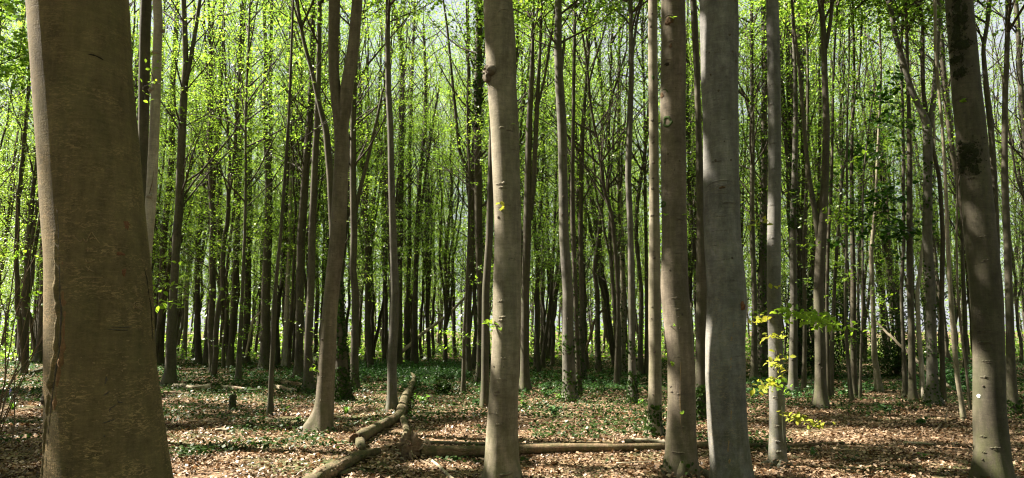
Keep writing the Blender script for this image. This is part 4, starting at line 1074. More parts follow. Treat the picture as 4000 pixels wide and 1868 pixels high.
blob(T8, 3783, 617, 76, 70, .011, M['moss'], 'moss_ring', 7, 14, .4, .38)
blob(T8, 3823, 1546, 17, 15, .003, M['lichen'], 'lichen_dot', 0, 8, .2)
for x, y, w, d in ((3755, 385, 90, 18), (3860, 1290, 120, 8), (3855, 1335, 110, 12), (3840, 1225, 60, 8), (3860, 1410, 60, -3), (3845, 1470, 46, 4), (3850, 1020, 60, 12), (3845, 930, 80, 6), (3830, 1700, 40, 2), (3900, 1740, 60, 3), (3830, 1760, 40, 3), (3800, 700, 60, 4)):
    brow(T8, x, y, w, d, .005)
ridge(T8, arc(3858, 1355, 50, 26, 180, 360), .005)
for x, y in ((3770, 450, ), (3790, 420), (3845, 505), (3840, 1505), (3838, 1790), (3775, 505), (3780, 610)):
    blob(T8, x, y, 12, 14, .01, M['knot'], 'bark_knot', 0, 6)
# stubs on the pale trunk
A1 = TREES['A1']
for x, y, h in ((608, 210, 14), (590, 355, 16), (637, 120, 12), (585, 770, 14)):
    blob(A1, x, y, 26, h, .03, M['bark_pale'], 'branch_stub', 0, 8)
ridge(A1, [(600, 670), (595, 715), (582, 770), (596, 790)], .006, M['root'], 'dead_creeper', 5, lift=.01)
for key in ('A19', 'A31', 'A37', 'A20', 'A14', 'A15', 'A42', 'A52', 'A44'):      # scars and knots on the middle trunks
    T = TREES[key]; px, py = project(T.path); r = np.random.default_rng(sum(map(ord, key)))
    for q in range(9):
        yy = r.uniform(100, py[py < 1700].max() - 60); xx = float(np.interp(yy, py[::-1], px[::-1])) + r.uniform(-8, 8)
        blob(T, xx, yy, r.uniform(7, 14), r.uniform(7, 12), .010, M['knot'], 'bark_knot', q, 6)

# surface roots at the feet
for key, n in (('T3', 6), ('T5', 5), ('T6', 6), ('T7', 7), ('A17', 7), ('A31', 7), ('A19', 5), ('A40', 5), ('A3', 6), ('A54', 7), ('A44', 6), ('A37', 5), ('A15', 5), ('A14', 5), ('A28', 5), ('L1', 5), ('T9', 6)):
    T = TREES[key]; r = np.random.default_rng(sum(map(ord, key)) + 5); R = float(np.interp(T.base[2] + .35, T.path[:, 2], T.rad)); a0 = r.uniform(0, 6.28)
    for k in range(n):
        a = a0 + 6.283 * k / n + r.normal(0, .2); dv = np.array([math.cos(a), math.sin(a)]); h = r.uniform(1.0, 1.7) * R; out_ = r.uniform(1.7, 2.6) * R; b2 = r.normal(0, .3, 2) * R
        pts_ = np.array([[*(T.base[:2] + dv * R * .62), h + T.base[2]], [*(T.base[:2] + dv * R * .80), h * .55 + T.base[2]], [*(T.base[:2] + dv * R * 1.1 + b2 * .2), h * .2 + T.base[2]], [*(T.base[:2] + dv * (R * .4 + out_ * .6) + b2 * .6), T.base[2] + .012], [*(T.base[:2] + dv * out_ + b2), T.base[2] - .05]])
        u = np.linspace(0, 4, 15); Q = np.stack([smooth(np.interp(u, np.arange(5), pts_[:, j]), 3) for j in range(3)], 1)
        V, f4, f3 = tube(Q, R * np.interp(u, [0, 1, 2, 3, 4], [.22, .34, .34, .24, .10]), 9, True, .06, None, k)
        link('root', np_mesh('root', V - T.base, [f4, f3], T.bark), T.root)

# ------------------------------------------------------------------ ivy on trunks
def ivy_on(key, rows, n, wrap=1.0, size=(.035, .065), thick=.03):
    T = TREES[key]; r = np.random.default_rng(sum(map(ord, key)) + 17)
    z0, z1 = zof(T, rows[0]), zof(T, rows[1])
    z = z0 + (z1 - z0) * r.random(n) ** 1.3
    z = np.maximum(z, T.base[2] + .02)
    keepn = vnoise(z * 3 + 5, r.random(n) * 0 + 1.5, 8)
    th = r.uniform(0, 2 * np.pi, n)
    k = vnoise(z * 3.5, th * 1.2, 9) < wrap * (1.1 - .6 * (z - z0) / (z1 - z0)); z, th = z[k], th[k]
    cx = np.interp(z, T.path[:, 2], T.path[:, 0]); cy = np.interp(z, T.path[:, 2], T.path[:, 1]); R = np.interp(z, T.path[:, 2], T.rad)
    nn = np.stack([np.cos(th), np.sin(th), np.zeros(len(th))], 1)
    C = np.stack([cx, cy, z], 1) + nn * (R * 1.04 + r.uniform(.004, thick, len(th)))[:, None]
    V, f4 = leaf_fold(C, norm(nn + r.normal(0, .35, nn.shape)), r.uniform(*size, len(th)), r, .8)
    o = link('ivy', np_mesh('ivy', V - T.base, [f4], M['ivy'], smooth=False), T.root)
    return o
ivy_on('T5', (1712, 1580), 260, .75); ivy_on('T3', (1866, 1790), 90, .35); ivy_on('A17', (1568, 1100), 2600, .8); ivy_on('A18', (1514, 1350), 300, .45)
ivy_on('A31', (1568, 1300), 700, .55); ivy_on('A37', (1577, 1330), 600, .6); ivy_on('A40', (1640, 1500), 900, .9); ivy_on('A54', (1588, 500), 1100, .45)
ivy_on('A25', (500, 0), 1300, .8, (.05, .09), .10); ivy_on('A25', (1502, 900), 500, .45); ivy_on('A41b', (1480, 0), 2400, .75, (.05, .09), .08); ivy_on('A32', (1545, 900), 500, .6)
ivy_on('A36', (1460, 900), 700, .6, (.05, .08)); ivy_on('A22', (1425, 900), 500, .6, (.05, .08)); ivy_on('A34', (1460, 1100), 350, .6, (.05, .08)); ivy_on('T9', (1628, 1560), 220, .6); ivy_on('A15', (1529, 1490), 80, .5)
ivy_on('A33', (1490, 1150), 300, .5, (.05, .08)); ivy_on('A42', (900, 300), 500, .5, (.05, .08), .06); ivy_on('A11', (1446, 1380), 160, .5)

# ------------------------------------------------------------------ leafy sprays with leaves one can pick apart
def leaf_proto(name, m):
    # an oval leaf, folded at the midrib, 1 m long (scaled down)
    us = np.array([-.5, -.3, 0., .28, .5]); ws = np.array([.03, .22, .32, .22, .02])
    V = []; F4 = []
    for u, w in zip(us, ws):
        dz = -.25 * u * u
        V += [(u, -w, .09 * w * 3 + dz), (u, 0, dz), (u, w, .09 * w * 3 + dz)]
    for i in range(4):
        for j in range(2):
            a = i * 3 + j; F4.append((a, a + 3, a + 4, a + 1))
    return np_mesh(name, np.array(V), [np.array(F4)], m)
LP = {k: leaf_proto('leaf', M[k]) for k in ('leaf_gold', 'leaf_lime', 'leaf_dark')}
from mathutils import Euler
def spray(T, start, pts, n, kind, depth_off=-.15, size=(.05, .08), seed=0, spread=14, name='leafy_branch', r=.004):
    """a twig of tree T passing photo points, with single leaves along it"""
    rs = np.random.default_rng(seed)
    p0, n0 = surf(T, *start)
    P = [p0] + [at_y(x, y, T.Y + depth_off + rs.normal(0, .05)) for x, y in pts]
    P = np.array(P)
    s = np.concatenate([[0], np.cumsum(np.linalg.norm(np.diff(P, axis=0), axis=1))]); u = np.linspace(0, s[-1], 14)
    Q = np.stack([smooth(np.interp(u, s, P[:, k]), 3) for k in range(3)], 1)
    V, f4, f3 = tube(Q, np.linspace(r, r * .3, 14), 5, True)
    br = link(name, np_mesh(name, V - T.base, [f4, f3], M['twig']), T.root)
    for k in range(n):
        q = Q[int(np.clip(rs.beta(1.6, 1.2) * 13, 1, 13))] + rs.normal(0, 1, 3) * np.array([.035, .09, .016]) * spread / 14
        o = link('leaf', LP[kind], br, (q - T.base).tolist())
        z = rs.uniform(*size); o.scale = (z, z, z)
        o.rotation_euler = (rs.normal(0, .6), rs.normal(.25, .5), rs.uniform(0, 6.28))
    return br
spray(T6, (3010, 1205), [(3060, 1215), (3130, 1240), (3220, 1262), (3310, 1290)], 170, 'leaf_lime', -.2, (.055, .085), seed=1, spread=34)
spray(T6, (3035, 1225), [(3100, 1222), (3170, 1240), (3240, 1245)], 100, 'leaf_lime', .05, (.055, .085), seed=2, spread=30)
spray(T6, (3005, 1225), [(2985, 1240), (2960, 1255), (2932, 1262)], 18, 'leaf_gold', -.1, seed=3)
spray(T6, (3020, 1300), [(3000, 1322), (2975, 1330)], 10, 'leaf_gold', -.15, seed=4); spray(T6, (3025, 1310), [(3040, 1318), (3056, 1320)], 12, 'leaf_gold', -.3, seed=5)
spray(T6, (3030, 1360), [(3040, 1410), (3070, 1395), (3085, 1392)], 10, 'leaf_gold', -.3, seed=6); spray(T6, (3020, 1400), [(3015, 1425), (3040, 1425), (3060, 1450), (3040, 1480)], 22, 'leaf_gold', -.3, seed=7)
spray(T6, (3020, 1470), [(3000, 1500), (2960, 1505), (2925, 1510)], 24, 'leaf_gold', -.3, seed=8, spread=18); spray(T6, (3030, 1470), [(3010, 1505), (2980, 1525), (2952, 1535)], 20, 'leaf_gold', -.35, seed=9, spread=16)
spray(T6, (3040, 1470), [(3045, 1500), (3060, 1525), (3095, 1550)], 20, 'leaf_lime', -.3, seed=10, spread=16)
spray(T6, (3050, 1620), [(3085, 1625), (3130, 1635), (3170, 1650), (3190, 1672)], 64, 'leaf_gold', -.2, (.055, .08), seed=11, spread=22)
spray(T6, (3035, 1130), [(3015, 1120), (3030, 1118)], 5, 'leaf_gold', -.2, seed=12)
spray(T4, (2915, 900), [(2940, 870), (2965, 880), (2990, 870)], 14, 'leaf_gold', .1, seed=13, spread=20)
spray(T2, (1930, 1270), [(1905, 1258), (1885, 1262)], 9, 'leaf_lime', -.1, (.055, .075), seed=14); spray(T2, (1935, 1275), [(1945, 1272), (1960, 1262)], 5, 'leaf_lime', -.2, (.06, .08), seed=15)
spray(T2, (1960, 820), [(1948, 812), (1942, 810)], 4, 'leaf_gold', -.2, seed=16); spray(T2, (2030, 500), [(2040, 505), (2048, 512)], 5, 'leaf_lime', -.1, seed=17)
spray(T3, (2620, 1275), [(2632, 1268)], 2, 'leaf_lime', -.2, (.055, .07), seed=18, spread=6); spray(T3, (2625, 1420), [(2640, 1415)], 3, 'leaf_lime', -.2, seed=19, spread=6); spray(T3, (2655, 1600), [(2665, 1612)], 2, 'leaf_lime', -.2, seed=20, spread=6)
spray(T3, (2625, 95), [(2634, 72), (2630, 80)], 3, 'leaf_lime', -.2, seed=21, spread=6); spray(T3, (2600, 840), [(2610, 842)], 2, 'leaf_lime', -.2, seed=22, spread=5); spray(T3, (2685, 850), [(2670, 835), (2680, 845)], 4, 'leaf_lime', -.1, seed=23, spread=9)
spray(T8, (3770, 400), [(3766, 392)], 2, 'leaf_lime', -.2, seed=24, spread=5)
spray(T7, (1255, 1260), [(1235, 1255), (1222, 1300)], 6, 'leaf_lime', -.2, seed=25); spray(T7, (1258, 1380), [(1235, 1390), (1215, 1440), (1225, 1450)], 14, 'leaf_lime', -.2, seed=26, spread=20)
for k, (sx, sy, pts_, n) in enumerate(((575, 1120, [(650, 1105), (700, 1112), (735, 1090)], 22), (590, 1200, [(660, 1185), (760, 1150), (850, 1145), (932, 1120)], 34), (560, 1010, [(630, 1000), (680, 1025), (720, 1010)], 14))):
    spray(T1, (sx, sy), pts_, int(n * 1.6), 'leaf_lime', 2.2, (.032, .055), seed=40 + k, spread=22)
for k, (pts_, n) in enumerate((([(640, 330), (665, 345), (690, 440), (730, 445)], 30), ([(560, 190), (590, 205), (600, 260)], 12), ([(555, 340), (570, 400), (560, 405)], 8))):
    spray(A1, (605, 330), pts_, n, 'leaf_lime', -.3, (.05, .075), seed=50 + k, spread=26)

# dark-leaved sapling in front of the sky gap
T = make_tree('S1', 'dark_leaved_sapling', 'slim sapling with large dark green lobed leaves hanging before the sky gap', float(depth(1560)),
              [(3360, 1560, 14), (3365, 1300, 10), (3370, 1000, 9), (3375, 700, 8), (3400, 450, 6), (3420, 300, 4)], M['bark_shade'], H=7.6, sides=8)
add_crown(T, 2.6, 7.2, 16, 120, 10, (.7, 1.8), (.12, .19), M['leaf_dark'], seed=4, rad=.35, rise=(.0, .6), r0=.012, jit=.18)

# ------------------------------------------------------------------ bushes
def bush(name, label, x, row, w, h, n, m, size, seed, stems=14, cat='bush'):
    r = np.random.default_rng(seed); p = on_ground(x, row); p[2] = gz(p[0], p[1])
    root = thing(name, label, cat, p.tolist())
    B = Buf(); tips = []
    for k in range(stems):
        a = r.uniform(0, 6.28); q = np.cumsum(np.concatenate([[[0, 0, -.05]], np.stack([np.cos(a) * w * .12 * r.uniform(0, 1.2, 5) + r.normal(0, .04, 5), np.sin(a) * w * .12 * r.uniform(0, 1.2, 5) + r.normal(0, .04, 5), np.full(5, h * r.uniform(.12, .2))], 1)]), 0)
        V, f4, f3 = tube(q, np.linspace(.018, .004, 6), 5, False); B.add(V, f4, f3, 0); tips.append(q[1:])
    link('stem', B.mesh('stem', [M['twig']]), root)
    P, Nn, sz = sprays(np.concatenate(tips), n // 14, 14, r, .25 * max(w, .6) / 2, w * .12, size, .6)
    P[:, 2] = np.maximum(P[:, 2], .03)
    V, f4 = leaf_fold(P, Nn, sz, r, .6); link('foliage', np_mesh('foliage', V, [f4], m, smooth=False), root)
    return root
bush('holly_bush', 'dark evergreen bush behind the grey trunks right of the golden sprays', 3200, 1478, 3.0, 3.4, 9000, M['ivy'], (.05, .09), 3)
bush('holly_bush', 'dark evergreen bush beyond the shaded clearing, behind the leaning pale pole', 3500, 1470, 3.0, 2.8, 7000, M['ivy'], (.05, .09), 4)
bush('ivy_mound', 'low mound of dark ivy over a rotten stub beside the thin young stem', 1736, 1540, .55, .42, 900, M['ivy'], (.05, .08), 5, 8, 'ivy')
bush('leafy_bush', 'small pale green bush at the back near the broad rough trunk', 3700, 1520, 1.6, .8, 2500, M['herb'], (.05, .09), 6)
# bare shrub on the left
r = np.random.default_rng(31)
p = on_ground(-60, 1760); root = thing('bare_shrub', 'tangled bare shrub of thin brown stems at the edge beside the massive front beech', 'shrub', [p[0], p[1], float(gz(p[0], p[1]))])
for k in range(12):
    L = r.uniform(2.6, 4.3); a = r.uniform(-1.2, 1.2)
    d = norm(np.array([math.sin(a) * .22 + .06, r.normal(0, .18), 1.])); q = [np.array([r.normal(0, .12), r.normal(0, .12), -.05])]
    for s in range(8):
        d = norm(d + r.normal(0, .10, 3) + np.array([.015, 0, 0])); q.append(q[-1] + d * L / 8)
    q = np.array(q); B = Buf(); V, f4, f3 = tube(q, np.linspace(.011, .003, 9) * r.uniform(.7, 1.3), 5, False); B.add(V, f4, f3)
    for s in range(4):
        i = r.integers(3, 8); dd = norm(q[i] - q[i - 1] + r.normal(0, .25, 3) * L / 8); t2 = np.array([q[i] + dd * u for u in (0, .15, .32, .5)]) + r.normal(0, .015, (4, 3))
        V, f4, f3 = tube(t2, np.linspace(.005, .0015, 4), 4, False); B.add(V, f4, f3)
    link('stem', B.mesh('stem', [M['root']]), root)
P, Nn, sz = sprays(np.array([[.1, 0, 1.6], [.3, 0, 2.0], [.5, .1, 1.9], [.2, .1, 2.6], [.0, 0, 3.0]]), 14, 6, r, .2, .15, (.05, .08)); V, f4 = leaf_fold(P, Nn, sz, r)
link('foliage', np_mesh('foliage', V, [f4], M['leaf_lime'], smooth=False), root)

# ------------------------------------------------------------------ fallen wood
def ground_pt(x, row, lift=0.):
    p = on_ground(x, row); return np.array([p[0], p[1], float(gz(p[0], p[1])) + lift])
def log(name, label, wps, m, cat='log', sides=14, lump=.06, seed=0, ends=None, branches=(), sink=-.15, part='stem'):
    """wps: photo (x, y of the middle line, width)"""
    def build(w_):
        P = []; R = []
        for x, y, w, *lf in w_:
            p = on_ground(x, y + w * .35); R_ = w * np.linalg.norm(p[:2]) / (2 * F)
            P.append([p[0], p[1], float(gz(p[0], p[1])) + R_ * (1 - sink) + (lf[0] if lf else 0)]); R.append(R_)
        P = np.array(P); R = np.array(R)
        s = np.concatenate([[0], np.cumsum(np.linalg.norm(np.diff(P, axis=0), axis=1))]); n = max(8, int(s[-1] / .05)); u = np.linspace(0, s[-1], n)
        k = 5 if n > 20 else 1
        return np.stack([smooth(np.interp(u, s, P[:, j]), k) for j in range(3)], 1), smooth(np.interp(u, s, R), k)
    Pm, Rm = build(wps); base = Pm[len(Pm) // 2].copy(); base[2] = float(gz(base[0], base[1]))
    root = thing(name, label, cat, base.tolist())
    V, f4, f3 = tube(Pm, Rm, sides, True, lump, None, seed); link(part, np_mesh(part, V - base, [f4, f3], m), root)
    for bw in branches:
        q, rr = build(bw); V, f4, f3 = tube(q, rr, max(7, sides - 4), True, lump, None, seed + 3); link('branch', np_mesh('branch', V - base, [f4, f3], m), root)
    if Rm.max() > .05:          # plates of loose bark and long drying cracks
        r = np.random.default_rng(seed + 40); n = len(Pm)
        ax_ = norm(np.gradient(Pm, axis=0)); sd_ = norm(np.cross(ax_, [0, 0, 1])); 
        sd_ = np.where((sd_[:, 1] > 0)[:, None], -sd_, sd_)
        for k in range(16):
            i = int(r.integers(4, n - 6)); ln = int(r.integers(4, max(5, min(16, n - i - 1)))) if n - i > 6 else 4
            j_ = np.arange(i, min(n, i + ln)); th_ = r.uniform(-.1, 1.9) + np.cumsum(r.normal(0, .05, len(j_)))
            Q = Pm[j_] + (Rm[j_] * 1.0)[:, None] * (np.cos(th_)[:, None] * sd_[j_] + np.sin(th_)[:, None] * np.array([0, 0, 1.]))
            if k % 2 or m is M['log_bare']:
                V, f4, f3 = tube(Q, np.full(len(j_), .005) * np.sin(np.linspace(.3, 2.84, len(j_))), 5, True); link('wood_crack', np_mesh('wood_crack', V - base, [f4, f3], M['rot']), root)
            else:
                V, f4, f3 = tube(Q - (Q - Pm[j_]) * .35, (Rm[j_] * .46) * np.sin(np.linspace(.5, 2.64, len(j_))) * (1 + .2 * r.normal(size=len(j_))), 8, True, .15, None, k); link('bark_plate', np_mesh('bark_plate', V - base, [f4, f3], M['root']), root)
    for e in (ends or ()):       # rotten, hollow-looking broken ends
        i, j = (0, 1) if e == 0 else (-1, -2)
        ax = norm(Pm[i] - Pm[j]); a = norm(np.cross(ax, [0, 0, 1])); b = np.cross(ax, a); th = np.linspace(0, 2 * np.pi, 16, endpoint=False); r = np.random.default_rng(seed + e)
        rings = []
        for f, dd in ((1.0, -.01), (1.02, .02), (.8, .012), (.45, -.0)):
            rad = Rm[i] * f * (1 + .10 * r.normal(size=16)); dpt = dd + .012 * r.normal(size=16) * (f > .9)
            rings.append(Pm[i] + ax * dpt[:, None] + rad[:, None] * (np.cos(th)[:, None] * a + np.sin(th)[:, None] * b))
        V = np.concatenate(rings + [Pm[i][None] + ax * .002]); f4 = [(q * 16 + w, q * 16 + (w + 1) % 16, (q + 1) * 16 + (w + 1) % 16, (q + 1) * 16 + w) for q in range(3) for w in range(16)]
        f3 = [(48 + w, 48 + (w + 1) % 16, 64) for w in range(16)]
        for q in range(7):
            a_ = r.uniform(0, 6.28); o_ = (math.cos(a_) * a + math.sin(a_) * b) * Rm[i] * r.uniform(.5, .95); L_ = r.uniform(.03, .09)
            sv, s4, s3 = tube(np.array([Pm[i] + o_ - ax * .02, Pm[i] + o_ + ax * L_ * .5, Pm[i] + o_ * 1.05 + ax * L_]), [Rm[i] * .22, Rm[i] * .14, .002], 5, True, .1, None, q)
            link('splinter', np_mesh('splinter', sv - base, [s4, s3], M['deadwood'] if q % 2 else M['root']), root)
        link('broken_end', np_mesh('broken_end', V - base, [np.array(f4), np.array(f3)], M['rot']), root)
    return root
log('fallen_log', 'rough bark-covered fallen log with a curved pale tip and a side branch',
    [(1388, 1728, 46), (1413, 1716, 46), (1445, 1695, 40), (1484, 1672, 37), (1530, 1648, 35), (1560, 1628, 38), (1570, 1596, 36), (1584, 1556, 32), (1596, 1530, 26)], M['log_bark'], seed=3, ends=(0,), lump=.17, sink=.05,
    branches=[[(1568, 1632, 26), (1582, 1660, 25), (1588, 1690, 24), (1577, 1723, 24)], [(1594, 1535, 24), (1612, 1512, 18, .06), (1618, 1496, 14, .16), (1606, 1488, 8, .22)], [(1405, 1722, 34), (1408, 1745, 34), (1414, 1762, 24)]])
log('fallen_log', 'thick mossy fallen log in sunlit leaves, running out of the bottom edge',
    [(1180, 1925, 60), (1270, 1862, 58), (1317, 1836, 54), (1350, 1815, 46), (1389, 1795, 42), (1435, 1778, 32), (1480, 1767, 24)], M['log_bark'], seed=4, ends=(1,), lump=.17, sink=.05,
    branches=[[(1330, 1862, 22), (1360, 1845, 20), (1392, 1838, 14)]])
log('fallen_log', 'long straight barkless log lying across the picture from the torn root plate',
    [(1640, 1772, 46), (1700, 1773, 43), (1800, 1772, 40), (1980, 1767, 38), (2200, 1760, 34), (2440, 1757, 29), (2600, 1752, 25), (2760, 1747, 23), (2960, 1747, 17), (3120, 1742, 12), (3300, 1736, 9)], M['log_bare'], lump=.035, seed=5, sides=18,
    branches=[[(2470, 1757, 12), (2488, 1770, 8, .02)], [(2395, 1752, 8, .06), (2402, 1738, 5, .12)]])
log('fallen_branch', 'thin grey branch lying behind and along the long straight barkless log',
    [(1650, 1731, 13), (1780, 1733, 13), (1900, 1736, 14), (2060, 1738, 12), (2200, 1736, 9)], M['bark_brown'], 'branch', 10, .06, 6, part='wood')
log('fallen_branch', 'chunky piece of pale peeling bark lying before the slender knotty trunk',
    [(2440, 1728, 15), (2490, 1727, 18), (2560, 1729, 17), (2610, 1735, 12)], M['deadwood'], 'branch', 10, .12, 7, part='wood')
log('fallen_branch', 'bare pale forked stick pointing from the root plate to the bottom of the photo',
    [(1676, 1797, 13), (1690, 1805, 11), (1718, 1830, 11), (1752, 1862, 12), (1790, 1890, 12)], M['deadwood'], 'branch', 9, .08, 8, part='wood', branches=[[(1738, 1848, 8), (1770, 1842, 5), (1800, 1850, 3)]])
log('fallen_branch', 'brown stick under the root plate pointing to the front',
    [(1640, 1800, 10), (1680, 1822, 10), (1730, 1833, 8)], M['root'], 'branch', 8, .1, 9, part='wood')
log('fallen_log', 'short pale split log with a dark round end beside the dark smooth trunk',
    [(676, 1512, 12), (710, 1514, 16), (745, 1524, 17), (780, 1522, 20), (822, 1518, 24)], M['deadwood'], seed=10, ends=(1,), lump=.08)
log('fallen_log', 'short brown log lying behind the thin leaning sapling', [(1108, 1500, 22), (1140, 1505, 17), (1186, 1508, 12)], M['log_bare'], seed=11, ends=(0,), lump=.08)
log('fallen_branch', 'flat weathered grey piece of wood in the sunlit strip behind the mossy stump', [(872, 1515, 12), (905, 1519, 16), (960, 1524, 12)], M['deadwood'], 'branch', 10, .12, 12, part='wood')
log('fallen_branch', 'dark crooked stick lying left of the thin leaning sapling', [(925, 1533, 8), (965, 1534, 11), (1005, 1527, 11), (1032, 1525, 7)], M['bark_shade'], 'branch', 8, .1, 13, part='wood')
log('fallen_branch', 'long thin stick in front of the short pale split log', [(622, 1537, 9), (680, 1538, 9), (742, 1542, 6)], M['root'], 'branch', 8, .08, 14, part='wood')
log('fallen_branch', 'weathered piece of wood behind the thin leaning sapling, before the short brown log', [(1070, 1510, 12), (1100, 1520, 16), (1145, 1530, 10)], M['deadwood'], 'branch', 9, .12, 15, part='wood')
log('fallen_branch', 'pale stick half sunk in the leaves of the shaded clearing, before the moss-patched beech', [(3530, 1738, 9), (3590, 1740, 11), (3650, 1742, 8)], M['bark_shade'], 'branch', 8, .08, 16, part='wood')
log('fallen_branch', 'curved dead twig sticking up in the shaded clearing left of the bowed trunk', [(3655, 1690, 7), (3680, 1662, 7, .02), (3692, 1670, 5, .06), (3705, 1630, 5, .16)], M['root'], 'branch', 7, .08, 17, part='wood')
log('fallen_branch', 'short tan log lying behind the slender knotty trunk among the ivy', [(2490, 1512, 12), (2515, 1506, 13), (2540, 1498, 12)], M['log_bare'], 'branch', 9, .06, 18, part='wood')
log('fallen_branch', 'dark root-like branch on the ground just left of the massive front beech', [(120, 1462, 9), (150, 1455, 14), (185, 1440, 18)], M['bark_shade'], 'branch', 9, .1, 19, part='wood')
log('fallen_branch', 'pale thin stick lying in the half-shade right of the massive front beech', [(840, 1690, 8), (868, 1688, 12), (890, 1692, 9)], M['deadwood'], 'branch', 8, .1, 20, part='wood')
log('fallen_log', 'fallen grey trunk far back beneath the dark evergreen bush', [(3120, 1500, 9), (3165, 1497, 10), (3200, 1492, 9)], M['deadwood'], seed=21)
# dead poles leaning between trees
def pole(label, pts_, Y, m, seed, group=None):
    P = np.array([at_y(x, y, Y_) for (x, y, w), Y_ in zip(pts_, Y)]); R = np.array([radius(w, p) for (x, y, w), p in zip(pts_, P)])
    s = np.linspace(0, 1, len(P)); u = np.linspace(0, 1, 24); Q = np.stack([np.interp(u, s, P[:, k]) for k in range(3)], 1); rr = np.interp(u, s, R)
    r = np.random.default_rng(seed); Q[:, :3] += np.cumsum(r.normal(0, .008, (24, 3)), 0)
    base = Q[int(np.argmin(Q[:, 2]))].copy(); base[2] = float(gz(base[0], base[1]))
    root = thing('leaning_pole', label, 'dead trunk', base.tolist()); V, f4, f3 = tube(Q, rr, 10, True, .03, None, seed)
    link('stem', np_mesh('stem', V - base, [f4, f3], m), root)
pole('pale dead pole leaning through the far trunks behind the grey mottled trunk', [(1540, 1402, 15), (1640, 1315, 13), (1750, 1232, 11), (1850, 1130, 9)], [33, 33.5, 34, 34.5], M['deadwood'], 1)
pole('long pale dead pole slanting down behind the three close trunks to the broad rough trunk', [(3418, 1250, 9), (3500, 1330, 11), (3618, 1443, 13), (3728, 1528, 16)], [19.5, 19.2, 18.8, 18.5], M['deadwood'], 2)
pole('brown dead pole leaning against the crooked twisting trunk', [(2283, 1378, 11), (2300, 1320, 11), (2325, 1250, 10), (2370, 1200, 8)], [27, 27, 27, 27], M['root'], 3)
pole('dead pole leaning left of the thick dark trunk that splits in two', [(960, 1395, 9), (985, 1250, 9), (1020, 1210, 7)], [31, 31, 31], M['deadwood'], 4)
# torn root plate
r = np.random.default_rng(8); c = ground_pt(1605, 1790); root = thing('root_plate', 'torn root plate of tangled roots at the thick end of the long barkless log', 'root plate', c.tolist())
k1, k2 = 18, 12
th = np.linspace(0, 2 * np.pi, k1, endpoint=False); ph = np.linspace(-.5, 1.5, k2)
V = []
for p_ in ph:
    for t_ in th:
        rr_ = .16 * (1 + .16 * r.normal() + .2 * math.cos(3 * t_ + p_ * 2)); V.append([rr_ * math.cos(t_) * math.cos(p_) * .75, rr_ * math.sin(t_) * math.cos(p_) * .8, max(-.05, .12 + rr_ * math.sin(p_) * 1.1)])
f4 = [(i * k1 + j, i * k1 + (j + 1) % k1, (i + 1) * k1 + (j + 1) % k1, (i + 1) * k1 + j) for i in range(k2 - 1) for j in range(k1)]
link('soil_lump', np_mesh('soil_lump', np.array(V), [np.array(f4)], M['root']), root)
for k in range(34):
    a = r.uniform(0, 6.28); d = norm(np.array([math.cos(a), math.sin(a) * .7, r.uniform(-.7, 1.0)])); q = [np.array([r.normal(0, .06), r.normal(0, .05), .10 + r.normal(0, .04)]) + d * .06]
    for s in range(6):
        d = norm(d + r.normal(0, .6, 3)); q.append(q[-1] + d * r.uniform(.02, .05))
    q = np.array(q); q[:, 2] = np.maximum(q[:, 2], .0)
    V, f4, f3 = tube(q, np.linspace(r.uniform(.008, .028), .004, 7), 6, True, .2, None, k); link('root', np_mesh('root', V, [f4, f3], M['root'] if k % 3 else M['deadwood']), root)
# stump
c = ground_pt(907, 1600); root = thing('tree_stump', 'short upright mossy stump alone in the leaves right of the massive front beech', 'stump', c.tolist())
z = np.linspace(-.05, .29, 12); V, f4, f3 = tube(np.stack([z * .02, z * 0, z], 1), .066 * (1 + .5 * np.exp(-(z + .05) / .06)) * (1 - .1 * z), 16, True, .10, None, 5)
top = V[:, 2] > .27; V[top, 2] += np.random.default_rng(2).normal(0, .02, top.sum()); link('stem', np_mesh('stem', V, [f4, f3], M['bark_shade']), root)
rs = np.random.default_rng(6); a = rs.uniform(0, 6.28, 160); zz = rs.uniform(0, .3, 160); C = np.stack([np.cos(a) * .074, np.sin(a) * .074, zz], 1); V, f4 = leaf_fold(C, norm(C * np.array([1, 1, 0]) + rs.normal(0, .03, C.shape)), rs.uniform(.02, .04, 160), rs); link('moss', np_mesh('moss', V, [f4], M['moss_green'], smooth=False), root)

# scattered sticks
r = np.random.default_rng(90)
for k in range(46):
    y = 7.6 + 12 * r.random() ** 1.3; x = r.uniform(-.68, .70) * y; L = r.uniform(.25, .9); a = r.uniform(0, np.pi) if r.random() < .4 else r.normal(0, .35)
    u = np.linspace(-.5, .5, 9); q = np.stack([x + np.cos(a) * L * u + r.normal(0, .012, 9), y + np.sin(a) * L * u + r.normal(0, .012, 9), np.zeros(9)], 1)
    q[:, 2] = gz(q[:, 0], q[:, 1]) + .022 + r.uniform(0, .025); base = np.array([x, y, float(gz(x, y))]); rad = r.uniform(.004, .011)
    V, f4, f3 = tube(q, rad * np.linspace(1, .5, 9), 6, True, .08, None, k)
    o = link('fallen_twig', np_mesh('fallen_twig', V - base, [f4, f3], M['deadwood'] if k % 3 == 0 else M['root']), None, base.tolist())
    tag(o, 'thin dead twig lying loose on the leaf litter, one of many', 'twig', 'dead twigs strewn over the leaf litter')

